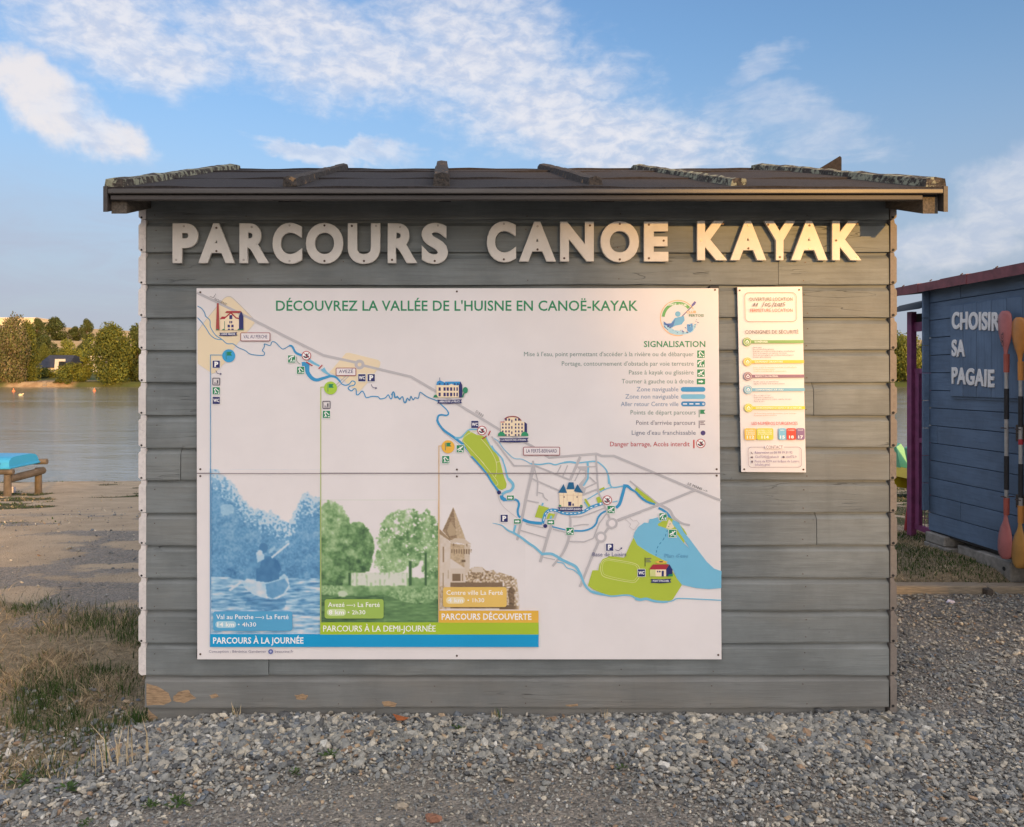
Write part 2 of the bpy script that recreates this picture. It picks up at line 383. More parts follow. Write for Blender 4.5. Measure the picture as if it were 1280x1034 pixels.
def build_ground():
    def axis(segs):
        out = []
        for a, b, n in segs: out += list(np.linspace(a, b, n, endpoint=False))
        return np.array(out+[segs[-1][1]])
    xs = axis([(-900, -150, 22), (-150, -30, 40), (-30, -8, 44), (-8, -4, 32), (-4, 5.6, 170), (5.6, 10, 30), (10, 30, 40), (30, 150, 40), (150, 900, 22)])
    ys = axis([(-260, -20, 20), (-20, 1.5, 30), (1.5, 7.2, 110), (7.2, 24, 110), (24, 215, 25), (215, 240, 50), (240, 500, 80), (500, 1400, 30)])
    X, Y = np.meshgrid(xs, ys); Z = ground_h(X, Y); g, s = zone(X, Y)
    V = np.stack([X.ravel(), Y.ravel(), Z.ravel()], 1); nx = len(xs); ny = len(ys)
    i = np.arange(nx*ny).reshape(ny, nx); F = np.stack([i[:-1, :-1].ravel(), i[:-1, 1:].ravel(), i[1:, 1:].ravel(), i[1:, :-1].ravel()], 1)
    C = np.stack([g.ravel(), s.ravel(), np.zeros(g.size)], 1)
    me = np_mesh('ground', V, F, C, True)
    m, t, p = mat_new('ground_surface'); pos = t.new('ShaderNodeNewGeometry').outputs['Position']
    at = t.new('ShaderNodeAttribute', attribute_name='col').outputs['Color']; sp = t.new('ShaderNodeSeparateColor'); t.link(at, sp.inputs[0])
    sx = t.new('ShaderNodeSeparateXYZ'); t.link(pos, sx.inputs[0])
    vo = t.new('ShaderNodeTexVoronoi'); vo.inputs['Scale'].default_value = 75; t.link(pos, vo.inputs['Vector'])
    vs = t.new('ShaderNodeSeparateColor'); t.link(vo.outputs['Color'], vs.inputs[0])
    grv = t.mix(vs.outputs[0], (0.17, 0.16, 0.145), (0.34, 0.315, 0.28)); grv = t.mix(t.ramp(vs.outputs[1], 0.86, 0.95), grv, (0.42, 0.37, 0.31))
    grv = t.mix(t.ramp(t.noise(pos, 1.3, 4), 0.35, 0.7, 0, 0.5), grv, (0.33, 0.305, 0.27))
    n1 = t.noise(pos, 2.2, 6, 0.65); n2 = t.noise(pos, 24, 5, 0.7)
    snd = t.mix(t.ramp(n1, 0.3, 0.7), (0.44, 0.345, 0.24), (0.57, 0.455, 0.32)); snd = t.mix(t.ramp(n2, 0.56, 0.72, 0, 0.6), snd, (0.15, 0.125, 0.10))
    soil = t.mix(t.ramp(n2, 0.35, 0.65), (0.22, 0.18, 0.115), (0.38, 0.31, 0.205))
    grs = t.mix(t.ramp(n1, 0.35, 0.65), (0.045, 0.062, 0.022), (0.16, 0.14, 0.065)); grs = t.mix(t.ramp(n2, 0.4, 0.7, 0, .6), grs, (0.05, 0.055, 0.03))
    near = t.ramp(sx.outputs[1], 6.3, 7.5, 1, 0); gcol = t.mix(near, grs, soil)
    sf = t.m('ADD', sp.outputs[1], t.m('MULTIPLY', t.m('SUBTRACT', n2, 0.5), 0.8)); gf = t.m('ADD', sp.outputs[0], t.m('MULTIPLY', t.m('SUBTRACT', n2, 0.5), 0.9))
    col = t.mix(t.ramp(sf, 0.35, 0.65), grv, snd); col = t.mix(t.ramp(gf, 0.38, 0.62), col, gcol)
    # across the lake: sandy bank, meadow, mown field on the hill
    farm = t.ramp(sx.outputs[1], 200, 210)
    mead = t.mix(t.ramp(t.noise(pos, 0.06, 4), 0.4, 0.6), (0.06, 0.08, 0.025), (0.12, 0.12, 0.04))
    field = t.mix(t.ramp(t.noise(t.mapping(pos, (0.02, 0.12, 0.1)), 1, 4), 0.4, 0.6), (0.40, 0.29, 0.14), (0.50, 0.36, 0.19))
    fc = t.mix(t.ramp(sx.outputs[1], 404, 414), mead, field)
    bank = t.mix(t.ramp(t.noise(pos, 0.5, 5, 0.7), 0.4, 0.6), (0.40, 0.29, 0.17), (0.30, 0.20, 0.11))
    bx = t.m('MULTIPLY', t.ramp(t.m('ABSOLUTE', t.m('ADD', sx.outputs[0], 121)), 8, 12, 1, 0), t.ramp(sx.outputs[1], 244, 250, 1, 0))
    fc = t.mix(bx, fc, bank); col = t.mix(farm, col, fc)
    wet = t.m('MULTIPLY', t.ramp(sx.outputs[2], WATER+0.02, WATER+0.10, 1, 0), 0.55); col = t.mix(wet, col, (0.06, 0.05, 0.035))
    t.link(col, p.inputs['Base Color']); p.inputs['Roughness'].default_value = 0.95; p.inputs['Specular IOR Level'].default_value = 0.2
    hgt = t.m('ADD', t.m('MULTIPLY', n2, 1.0), t.m('MULTIPLY', t.m('SUBTRACT', 0.6, vo.outputs['Distance']), 0.5))
    t.link(bump(t, hgt, 0.03), p.inputs['Normal'])
    o = link('ground', me, None, m); tag(o, kind='structure')
build_ground()
def build_water():
    m, t, p = mat_new('lake_water'); pos = t.new('ShaderNodeNewGeometry').outputs['Position']
    p.inputs['Base Color'].default_value = (0.24, 0.215, 0.155, 1); p.inputs['Roughness'].default_value = 0.12; p.inputs['IOR'].default_value = 1.33
    a = t.noise(t.mapping(pos, (0.8, 1.6, 1)), 2.6, 5, 0.6, 0.3); b = t.noise(t.mapping(pos, (0.3, 0.55, 1)), 1.0, 4, 0.6, 0.4)
    calm = t.ramp(t.noise(t.mapping(pos, (0.02, 0.06, 1)), 1.0, 3), 0.4, 0.62, 0.35, 1.0)
    t.link(bump(t, t.m('MULTIPLY', t.m('ADD', t.m('MULTIPLY', a, 0.35), b), calm), 0.07), p.inputs['Normal'])
    me = MB().add([(-900, 17, WATER), (900, 17, WATER), (900, 236, WATER), (-900, 236, WATER)], [(0, 1, 2, 3)]).mesh('lake_water')
    tag(link('lake_water', me, None, m), kind='structure')
build_water()

# ---------------------------------------------------------------- grey hut
hut = empty('wooden_hut', (0.35, 5.0, 0), 'grey weatherboarded hut with dark felt roof and large map on its front', 'hut')
PITCH = 0.15244; ZB0 = EYE+(PY0-884.5)/FPX*FY      # lowest lap line
def board_mesh(x0, x1, zb, zt, lip=0.028, seg=0.12):
    prof = [(-0.001, 0.004), (-lip, 0.0), (-lip-0.001, 0.006), (-lip+0.001, (zt-zb)-0.031), (-0.011, (zt-zb)-0.012), (-0.010, (zt-zb)+0.004), (0.0, (zt-zb)+0.004)]
    n = max(2, int((x1-x0)/seg)); vs = []; fs = []; k = len(prof); ph = random.random()*9
    for i in range(n+1):
        x = x0+(x1-x0)*i/n
        for j, (y, z) in enumerate(prof):
            w = 0.0014*math.sin(x*3.1+ph)+random.uniform(-0.0007, 0.0007) if 0 < j < 5 else 0
            vs.append((x, FY+0.028+y+w*0.8, zb+z+(w if j in (1, 2, 3) else 0)))
    for i in range(n):
        for j in range(k-1): fs.append((i*k+j, i*k+j+1, (i+1)*k+j+1, (i+1)*k+j))
    fs += [tuple(range(k)), tuple(range(n*k, n*k+k))[::-1]]
    return MB().add(vs, fs)
def px_x(px, Y=FY): return (px-PX0)/FPX*Y
def px_z(py, Y=FY): return EYE+(PY0-py)/FPX*Y
def PX(px, py, Y=FY): return Vector((px_x(px, Y), Y, px_z(py, Y)))
joints = {1: [336], 5: [1021], 9: [1017], 13: [973], 0: [], 7: [226]}
MBD = {}
for k in range(-1, 16):
    zb = ZB0+k*PITCH if k >= 0 else -0.10; zt = zb+PITCH if k >= 0 else ZB0
    cuts = [HUT_X0]+[px_x(j) for j in joints.get(k, [])]+[HUT_X1]
    for a, b in zip(cuts[:-1], cuts[1:]):
        a2 = a+(0.0012 if a != HUT_X0 else 0.0); b2 = b-(0.0012 if b != HUT_X1 else 0)
        if k == -1:
            mb = MB().box(HUT_X0+0.01, HUT_X1-0.01, FY+0.016, FY+0.06, zb, zt+0.0, col=None)
        else: mb = board_mesh(a2, b2-random.uniform(0, 0.001), zb, zt)
        o = mb.build('sill_board' if k == -1 else 'board', M['hut_low'] if k <= 0 else M['hut'], hut)
        MBD[k] = o
        if k >= 0:      # small nail heads, too small to pick apart
            nb = MB()
            for xn in np.arange(HUT_X0+0.05, HUT_X1, 0.435):
                if a2+0.02 < xn < b2-0.02:
                    for zo in (0.022, 0.105):
                        xx = xn+random.uniform(-.012, .012); zz = zb+zo+random.uniform(-.006, .006); nb.tube([(xx, FY-0.0002, zz), (xx, FY-0.0016, zz)], 0.0026, 6)
            if nb.v: tag(nb.build('nail_heads', M['screw'], o), kind='stuff')
# peeled patches of bare wood on the bottom boards (real chips: thin irregular islands of bare wood)
M['bare'] = simple('bare_weathered_wood', (0.36, 0.245, 0.145), 0.85, 0.35, 30, 0.003, stretch=(1, 8, 8))
def chip(pts, depth=0.0296, par=None):
    pts2 = []
    for i in range(len(pts)):
        a = Vector(pts[i]); b = Vector(pts[(i+1) % len(pts)])
        for s in (0, 0.33, 0.66): q = a.lerp(b, s); pts2.append((q.x+random.uniform(-1, 1)*0.7, q.y+random.uniform(-1, 1)*0.5))
    Y = FY-0.0018
    P = [Vector((px_x(x), Y, px_z(y))) for x, y in pts2]
    return MB().prism(P, (0, 0.0035, 0))
chip([(183, 854), (196, 858), (211, 866), (214, 876), (205, 881.5), (184, 881.5)]).build('bare_wood_chip', M['bare'], MBD[0])
chip([(217, 870), (223, 865), (235, 862), (239, 868), (245, 872), (238, 875), (230, 879), (217, 876)]).build('bare_wood_chip', M['bare'], MBD[0])
chip([(262, 869), (270, 867), (275, 871), (265, 873)]).build('bare_wood_chip', M['bare'], MBD[0])
chip([(368, 869), (378, 867.5), (385, 869), (382, 875), (371, 874)]).build('bare_wood_chip', M['bare'], MBD[0])
chip([(477, 877), (486, 876), (496, 879), (494, 883), (480, 883)]).build('bare_wood_chip', M['bare'], MBD[0])
chip([(707, 881), (722, 880), (722, 883), (709, 883)]).build('bare_wood_chip', M['bare'], MBD[0])
c = MB(); Yc = FY+0.0142
for poly in ([(183.5, 888), (188, 893), (196, 899), (192, 905), (184, 909)],):
    c.prism([Vector((px_x(x), Yc, px_z(y))) for x, y in poly], (0, 0.0035, 0))
c.build('bare_wood_chip', M['bare'], MBD[-1])
# side wall boards: their cut ends show at both corners
def side_profile(sgn, X, zb, w):
    p = [(0, 0.002), (w-0.012, 0.0), (w, 0.012), (w, PITCH-0.030), (w-0.004, PITCH-0.022), (w-0.010, PITCH-0.018), (w-0.012, PITCH-0.002), (0, PITCH-0.002)]
    return [(X+sgn*a, zb+b) for a, b in p]
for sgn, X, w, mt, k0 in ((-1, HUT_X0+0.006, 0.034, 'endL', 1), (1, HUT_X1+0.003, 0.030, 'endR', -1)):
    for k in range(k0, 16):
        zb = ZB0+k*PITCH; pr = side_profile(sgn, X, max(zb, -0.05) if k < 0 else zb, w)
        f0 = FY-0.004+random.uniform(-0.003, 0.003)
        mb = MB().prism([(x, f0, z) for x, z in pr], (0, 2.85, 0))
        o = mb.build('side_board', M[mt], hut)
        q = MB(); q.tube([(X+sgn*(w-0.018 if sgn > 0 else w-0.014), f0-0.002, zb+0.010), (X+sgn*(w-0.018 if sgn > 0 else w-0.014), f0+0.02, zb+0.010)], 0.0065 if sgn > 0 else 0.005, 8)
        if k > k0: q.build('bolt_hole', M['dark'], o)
# back wall, floor and lining so the hut is a closed body
MB().box(HUT_X0+0.01, HUT_X1-0.01, 6.40, 6.44, -0.05, 2.40).box(HUT_X0+0.01, HUT_X1-0.01, FY+0.07, 6.40, -0.05, 0.03).build('back_wall', M['hut'], hut)
MB().box(HUT_X0+0.02, HUT_X1-0.02, FY+0.034, FY+0.06, ZB0+0.01, 2.40).build('wall_lining', M['dark'], hut)
# gable infill
for X in (HUT_X0+0.02, HUT_X1-0.05):
    MB().prism([(X, FY+0.07, 2.35), (X, 5.15, 2.84), (X, 6.39, 2.43), (X, 6.39, 2.3), (X, FY+0.07, 2.3)], (0.03, 0, 0)).build('gable_board', M['hut'], hut)
# roof: felt over boards, slope rises to the ridge
RX0, RX1, EY, ZE, RYR, ZR = -1.4575, 2.155, 3.30, 2.374, 5.15, 2.955
SL = (ZR-ZE)/(RYR-EY)
def roof_z(y): return ZE+(y-EY)*SL if y <= RYR else ZR-(y-RYR)*SL
roof = MB()
def felt_sheet(y0, y1, dz, th=0.012):
    n = 40; vs = []; fs = []
    for i in range(n+1):
        x = RX0+(RX1-RX0)*i/n
        w = 0.003*math.sin(x*7+y0*5)+0.002*math.sin(x*17+y0)
        for (y, z) in ((y0, roof_z(y0)+dz+w), (y1, roof_z(y1)+dz+w*0.5), (y1, roof_z(y1)+dz-th), (y0, roof_z(y0)+dz-th)): vs.append((x, y, z))
    for i in range(n):
        for j in range(4): fs.append((i*4+j, i*4+(j+1) % 4, i*4+4+(j+1) % 4, i*4+4+j))
    fs += [(0, 1, 2, 3), (n*4+3, n*4+2, n*4+1, n*4)]
    return MB().add(vs, fs)
rf = MB().prism([(RX0, EY+0.02, roof_z(EY+0.02)-0.045), (RX0, RYR, ZR-0.045), (RX0, 6.95, roof_z(6.95)-0.045), (RX0, 6.95, roof_z(6.95)-0.014), (RX0, RYR, ZR-0.014), (RX0, EY+0.02, roof_z(EY+0.02)-0.014)], (RX1-RX0, 0, 0)).build('roof', M['soffit'], hut)
for (a, b, dz) in ((EY-0.012, 3.98, 0.0), (3.90, 4.62, 0.006), (4.55, RYR+0.03, 0.012)):
    felt_sheet(a, b, dz).build('roof_felt', M['felt'], rf)
felt_sheet(RYR-0.02, 6.97, 0.004).build('roof_felt', M['felt'], rf)
# battens with worn felt / lichen, uneven
def batten(xb, y0, y1, w, h, mt, skew=0.0, endlift=0.0):
    n = 26; vs = []; fs = []
    for i in range(n+1):
        f = i/n; y = y0+(y1-y0)*f; xc = xb+skew*f
        j = lambda a: random.uniform(-a, a)
        z = roof_z(y)+0.008; ww = w/2+j(0.003); hh = h*(0.92+0.14*random.random())+endlift*f
        vs += [(xc-ww, y, z-0.01), (xc-ww+0.006+j(.003), y+j(.006), z+hh), (xc+j(.01), y, z+hh+0.006+j(.004)), (xc+ww-0.006+j(.003), y+j(.006), z+hh), (xc+ww, y, z-0.01)]
    for i in range(n):
        for j in range(5): fs.append((i*5+j, i*5+(j+1) % 5, i*5+5+(j+1) % 5, i*5+5+j))
    fs += [(0, 1, 2, 3, 4), (n*5+4, n*5+3, n*5+2, n*5+1, n*5)]
    return MB().add(vs, fs).build('batten', M[mt], rf)
batten(RX0+0.045, EY-0.006, RYR+0.02, 0.09, 0.022, 'lichen')
batten(px_x(352, EY)+0.03, EY+0.03, RYR+0.03, 0.06, 0.026, 'batten')
batten(-0.012, EY+0.05, RYR+0.03, 0.075, 0.044, 'batten')
batten(px_x(748, EY), EY+0.06, RYR+0.03, 0.07, 0.026, 'batten')
batten(px_x(930, EY), EY+0.06, RYR+0.03, 0.07, 0.020, 'lichen')
batten(RX1-0.045, EY-0.006, RYR+0.02, 0.09, 0.024, 'lichen')
# eave: drip edge, fascia, barge rafters
MB().bbox(RX0+0.02, RX1-0.02, EY-0.020, EY-0.002, px_z(243.5, EY), px_z(237, EY), 0.004).build('drip_edge', M['trim'], hut)
MB().bbox(RX0+0.025, RX1-0.10, EY-0.006, EY+0.018, px_z(250.5, EY), px_z(244, EY), 0.003).build('fascia', M['fascia'], hut)
for s, X0, X1 in ((0, RX0, RX0+0.018), (1, RX1-0.018, RX1)):
    MB().prism([(X0, EY-0.016, px_z(266, EY)), (X0, EY-0.016, px_z(234, EY)), (X0, RYR, ZR-0.01), (X0, RYR, ZR-0.12)], (X1-X0, 0, 0)).build('bargeboard', M['fascia'], hut)
for X0, X1 in ((RX0+0.020, RX0+0.085), (RX1-0.085, RX1-0.020)):
    MB().prism([(X0, EY+0.020, px_z(266, EY)), (X0, EY+0.020, px_z(245, EY)), (X0, RYR, ZR-0.047), (X0, RYR, ZR-0.13)], (X1-X0, 0, 0)).build('rafter', M['raft'], hut)
for X in (-0.72, -0.02, 0.69, 1.29):
    MB().prism([(X, EY+0.04, px_z(250, EY)), (X, EY+0.04, px_z(246, EY)), (X, FY+0.1, roof_z(FY+0.1)-0.047), (X, FY+0.1, roof_z(FY+0.1)-0.10)], (0.05, 0, 0)).build('rafter', M['soffit'], hut)
MB().box(HUT_X0+0.015, HUT_X1-0.015, FY+0.005, FY+0.03, ZB0+15.9*PITCH, 2.44).build('top_board', M['soffit'], hut)
# triangular board standing up at the right roof edge
Yw = 4.40
MB().prism([(px_x(1010, Yw), Yw, px_z(224, Yw)), (px_x(1018, Yw), Yw, px_z(214, Yw)), (px_x(1036, Yw), Yw, px_z(204, Yw)), (px_x(1045, Yw), Yw, px_z(198, Yw)), (px_x(1050, Yw), Yw, px_z(195, Yw)), (px_x(1052, Yw), Yw, px_z(197, Yw)), (px_x(1052, Yw), Yw, px_z(236, Yw)), (px_x(1012, Yw), Yw, px_z(236, Yw))], (0.012, 0.30, 0)).build('gable_finial_board', M['felt'], hut)

# ---------------------------------------------------------------- lettering
def text_mesh2d(s, bold=0.0, res=3, space=1.0):
    c = bpy.data.curves.new('tmp', 'FONT'); c.body = s; c.size = 1; c.offset = bold; c.resolution_u = res; c.space_character = space*(1+bold*1.6)
    o = bpy.data.objects.new('tmp', c); me = o.to_mesh()
    V = [(v.co.x, v.co.y) for v in me.vertices]; me.calc_loop_triangles(); F = [tuple(t.vertices) for t in me.loop_triangles]
    o.to_mesh_clear(); bpy.data.objects.remove(o); bpy.data.curves.remove(c)
    return V, F
def solid_glyph(ch, origin, U, W, N, wd, ht, bold, th, squash=None):
    """extruded letter with a small bevel; origin lower-left, U right, W up, N outwards"""
    c = bpy.data.curves.new('tmp', 'FONT'); c.body = ch; c.size = 1; c.offset = bold; c.resolution_u = 6; c.extrude = 0.05; c.bevel_depth = 0.012; c.bevel_resolution = 1
    o = bpy.data.objects.new('tmp', c); me = bpy.data.meshes.new_from_object(o)
    co = np.array([v.co[:] for v in me.vertices]); mn = co.min(0); mx = co.max(0)
    bpy.data.objects.remove(o); bpy.data.curves.remove(c)
    for v in me.vertices:
        a = (v.co.x-mn[0])/(mx[0]-mn[0])*wd; b = (v.co.y-mn[1])/(mx[1]-mn[1])*ht; d = (v.co.z-mn[2])/(mx[2]-mn[2])*th
        v.co = origin+U*a+W*b+N*d
    me.name = 'letter'; me.update(); return me
words = [('PARCOURS', 'cream screwed-on letters reading PARCOURS at the top left of the grey hut front',
          [('P', 218, 250), ('A', 250, 295.5), ('R', 301, 338), ('C', 342, 379), ('O', 383.5, 430), ('U', 435.5, 476), ('R', 485, 522), ('S', 527, 560)], 280.5, 330.5),
         ('CANOE', 'cream screwed-on letters reading CANOE in the middle of the grey hut front',
          [('C', 608, 644.5), ('A', 648, 694), ('N', 699, 741), ('O', 749, 797), ('E', 803, 833.5)], 278.5, 328.5),
         ('KAYAK', 'sunlit cream letters reading KAYAK at the top right of the grey hut front',
          [('K', 869, 906.5), ('A', 910, 955), ('Y', 952, 991), ('A', 985.5, 1031), ('K', 1036.5, 1073)], 277.5, 327)]
scr = {'P': [(.15, .08), (.45, .92)], 'A': [(.5, .88), (.5, .3)], 'R': [(.15, .08), (.42, .9)], 'C': [(.58, .93), (.58, .07)], 'O': [(.5, .93), (.5, .07)],
       'U': [(.13, .93), (.87, .93), (.5, .07)], 'S': [(.62, .93), (.5, .07)], 'N': [(.12, .08), (.88, .9)], 'E': [(.2, .92), (.2, .08), (.8, .52)], 'K': [(.13, .5), (.85, .08), (.85, .92)], 'Y': [(.5, .08), (.13, .9)]}
for wi, (w, lab, gl, y0, y1) in enumerate(words):
    e = empty('word_sign', (px_x(gl[0][1]), FY, px_z(y1)), lab, 'sign lettering')
    for ch, a, b in gl:
        bold = 0.040 if ch not in 'S' else 0.036
        top = y0-(0.6 if ch in 'OCS' else 0)+wi*0; bot = y1+(0.6 if ch in 'OCSU' else -0.4)
        org = Vector((px_x(a), FY-0.012, px_z(bot)))
        me = solid_glyph(ch, org, Vector((1, 0, 0)), Vector((0, 0, 1)), Vector((0, -1, 0)), px_x(b)-px_x(a), px_z(top)-px_z(bot), bold, 0.016)
        lo = link('letter', me, e, M['letter'])
        for (u, v) in scr[ch]:
            x = px_x(a+(b-a)*u); z = px_z(bot+(top-bot)*v)
            s = MB().tube([(x, FY-0.0282, z), (x, FY-0.0298, z)], 0.0052, 10)
            s.build('screw', M['screw'] if random.random() < 0.6 else M['screw_pale'], lo)
        for (u, v) in scr[ch][:1]:      # spacer behind the letter
            x = px_x(a+(b-a)*u); z = px_z(bot+(top-bot)*v); MB().tube([(x, FY-0.0125, z), (x, FY+0.02, z)], 0.006, 8).build('spacer', M['screw'], lo)
# ---------------------------------------------------------------- printed panels
PAN = Vector((0, 0, 0)); YP = FY-0.018
K_INK = 1.05
def ink(r, g, b): return tuple(min(0.95, v*K_INK) for v in lin((min(255, r*1.07), min(255, g*1.085), min(255, b*1.085))))
class Print:
    """flat print laid out on a panel face; every shape lies a hair proud of the one below"""
    cnt = 0
    def __init__(s, f=None): s.mb = MB(); s.f = f or (lambda x, y: (x, y))
    def w(s, x, y, d):
        x, y = s.f(x, y); return (px_x(x), YP-d, px_z(y))
    def dep(s):
        Print.cnt += 1; return 0.0003+0.000011*Print.cnt
    def poly(s, pts, c):
        d = s.dep(); tri = tessellate_polygon([[Vector((x, y, 0)) for x, y in pts]])
        s.mb.add([s.w(x, y, d) for x, y in pts], [t for t in tri], c); return s
    def rect(s, x0, y0, x1, y1, c, r=0):
        if r <= 0: return s.poly([(x0, y0), (x1, y0), (x1, y1), (x0, y1)], c)
        pts = []
        for cx, cy, a0 in ((x1-r, y0+r, -90), (x1-r, y1-r, 0), (x0+r, y1-r, 90), (x0+r, y0+r, 180)):
            for k in range(5): a = R(a0+k*22.5); pts.append((cx+r*math.cos(a), cy+r*math.sin(a)))
        return s.poly(pts, c)
    def circ(s, x, y, r, c, ry=None, n=20): return s.poly([(x+r*math.cos(2*math.pi*k/n), y+(ry or r)*math.sin(2*math.pi*k/n)) for k in range(n)], c)
    def line(s, pts, w, c, smooth=True, closed=False):
        if smooth and len(pts) > 2:
            P = [pts[0]]+list(pts)+[pts[-1]]; out = []
            for i in range(1, len(P)-2):
                for k in range(5):
                    t = k/5; q = []
                    for a in (0, 1):
                        p0, p1, p2, p3 = (P[i+j][a] for j in (-1, 0, 1, 2))
                        q.append(0.5*(2*p1+(p2-p0)*t+(2*p0-5*p1+4*p2-p3)*t*t+(3*p1-p0-3*p2+p3)*t**3))
                    out.append(tuple(q))
            out.append(pts[-1]); pts = out
        n = len(pts); ws = w if hasattr(w, '__len__') else (w, w); L = []; Rr = []
        for i, (x, y) in enumerate(pts):
            a = pts[(i-1) % n] if closed else pts[max(i-1, 0)]; b = pts[(i+1) % n] if closed else pts[min(i+1, n-1)]
            def un(p, q):
                l = math.hypot(q[0]-p[0], q[1]-p[1]) or 1; return ((q[0]-p[0])/l, (q[1]-p[1])/l)
            u = un(a, (x, y)) if a != (x, y) else un((x, y), b); v = un((x, y), b) if b != (x, y) else u
            nx, ny = -(u[1]+v[1]), u[0]+v[0]; l = math.hypot(nx, ny) or 1; nx /= l; ny /= l
            k = 1/max(0.6, abs(nx*-u[1]+ny*u[0])); h = (ws[0]+(ws[1]-ws[0])*i/(n-1))/2*k
            L.append((x+nx*h, y+ny*h)); Rr.append((x-nx*h, y-ny*h))
        d = s.dep(); m = n if closed else n-1
        s.mb.add([s.w(*p, d) for p in L+Rr], [(i, (i+1) % n, (i+1) % n+n, i+n) for i in range(m)], c); return s
    def box(s, x0, y0, x1, y1, w, c, r=1.5):
        pts = []
        for cx, cy, a0 in ((x1-r, y0+r, -90), (x1-r, y1-r, 0), (x0+r, y1-r, 90), (x0+r, y0+r, 180)):
            for k in range(5): a = R(a0+k*22.5); pts.append((cx+r*math.cos(a), cy+r*math.sin(a)))
        return s.line(pts, w, c, smooth=False, closed=True)
    def text(s, st, x0, x1, yb, h, c, bold=0.0, rot=0, res=2):
        """text from x0 to x1, baseline yb, capital height h, rotated clockwise about its start"""
        if bold > 0 and 'M' in st:      # the offset outline breaks this letter: print it twice, a hair apart
            o_ = bold*h*0.75; s.text(st, x0-o_, x1-o_, yb, h*1.0, c, 0, rot, res); x0, x1, bold = x0+o_, x1+o_, 0
        V, F = text_mesh2d(st, bold, res); 
        if not V: return s
        mnx = min(v[0] for v in V); mxx = max(v[0] for v in V); k = (x1-x0)/(mxx-mnx); ky = h/0.683; d = s.dep()
        ca, sa = math.cos(R(rot)), math.sin(R(rot)); out = []
        for vx, vy in V:
            a = (vx-mnx)*k; b = -vy*ky; out.append(s.w(x0+a*ca-b*sa, yb+a*sa+b*ca, d))
        s.mb.add(out, F, c); return s
    def build(s, name, parent): return s.mb.build(name, M['print'], parent, colors=True, fix=False)
TO = {1: (245, 358), 2: (350, 420), 3: (490, 450), 4: (600, 500), 5: (560, 570), 6: (640, 560), 7: (740, 560), 8: (740, 640), 9: (600, 640)}
def T(n, *a):
    ox, oy = TO[n]; return [(ox+a[i]/7.956, oy+a[i+1]/7.956) for i in range(0, len(a), 2)]
ROAD = ink(176, 170, 172); NAV = ink(52, 138, 184); NON = ink(112, 172, 198); RIV = ink(72, 134, 172); GRN = ink(164, 178, 62); BEI = ink(218, 198, 168)
NAVY = ink(38, 42, 96); RED = ink(168, 48, 56); DGR = ink(34, 124, 84); WH = ink(232, 224, 222); PAL = ink(216, 206, 206)
poster = empty('route_map_sign', (px_x(573), FY, px_z(822)), 'large white two-part panel with a river map for canoe and kayak trips', 'information sign')
for (a, b) in ((361, 590.5), (591.6, 822.5)):
    x0a, x1a = 247.2, 896.5+(a-361)*0.0085
    P4 = [(247.2+(a-361)*0.002, a), (896.3+(a-361)*0.0085, a), (896.3+(b-361)*0.0085, b), (247.2+(b-361)*0.002, b)]
    mb = MB().prism([(px_x(x), YP, px_z(y)) for x, y in P4], (0, 0.005, 0)); sh = mb.build('panel_sheet', M['white_panel'], poster)
for (x, y) in ((252, 366), (571, 365), (892, 363), (252, 586), (571, 586.5), (894, 586), (252, 594.5), (571, 595), (894, 594), (252, 816), (571, 818), (896, 817)):
    p = Vector((px_x(x), YP, px_z(y))); MB().tube([p, p+Vector((0, -0.0022, 0))], 0.0048, 8).build('screw', M['screw'], poster)
for (x, y) in ((252, 366), (892, 363), (252, 816), (896, 817), (571, 700), (571, 480)):      # battens that hold the panel off the boards
    p = Vector((px_x(x), FY, px_z(y))); MB().box(p.x-0.02, p.x+0.02, YP+0.0055, FY+0.02, p.z-0.02, p.z+0.02).build('spacer', M['soffit'], poster)
# title and legend
t = Print()
full = "DÉCOUVREZ LA VALLÉE DE L'HUISNE EN CANOË-KAYAK"; tw = lambda s_: max(v[0] for v in text_mesh2d(s_, 0.014, 2)[0]); k_ = (796-345)/tw(full); pos_ = 0
for wd in full.split(' '):
    i_ = full.index(wd, pos_); pos_ = i_+len(wd); x1_ = 345+tw(full[:pos_])*k_; V_ = text_mesh2d(wd, 0.014, 2)[0]; x0_ = x1_-(max(v[0] for v in V_)-min(v[0] for v in V_))*k_
    t = Print(); t.text(wd, x0_, x1_, 388.8, 12.2, DGR, 0.014, res=3); t.build('title_word', poster)
g = Print(); LG = ink(98, 122, 116)
g.text('SIGNALISATION', 803.5, 880, 434, 7.2, DGR, 0.018)
def leg(st, x0, x1, yb, c, h=5.4, bold=0.0): g.text(st, x0, x1, yb, h, c, bold)
leg("Mise à l'eau, point permettant d'accéder à la rivière ou de débarquer", 654.5, 865.5, 445.5, LG)
leg("Portage, contournement d'obstacle par voie terrestre", 701.5, 865.5, 457.3, LG)
leg("Passe à kayak ou glissière", 785, 865.5, 468.2, LG)
leg("Tourner à gauche ou à droite", 776, 865.5, 479.3, LG)
leg("Zone naviguable", 794.5, 846.5, 489.2, ink(100, 122, 152)); leg("Zone non naviguable", 780.5, 846.5, 498.2, ink(100, 122, 152))
leg("Aller retour Centre ville", 775, 846.5, 507.6, ink(100, 122, 152)); leg("Points de départ parcours", 787, 868, 518, LG)
leg("Point d'arrivée parcours", 794, 867.5, 530.8, ink(92, 88, 104)); leg("Ligne d'eau franchissable", 788.5, 868, 543.2, ink(92, 98, 120))
leg("Danger barrage, Accès interdit", 761.5, 860.5, 557.5, ink(172, 52, 60), 5.6, 0.006)
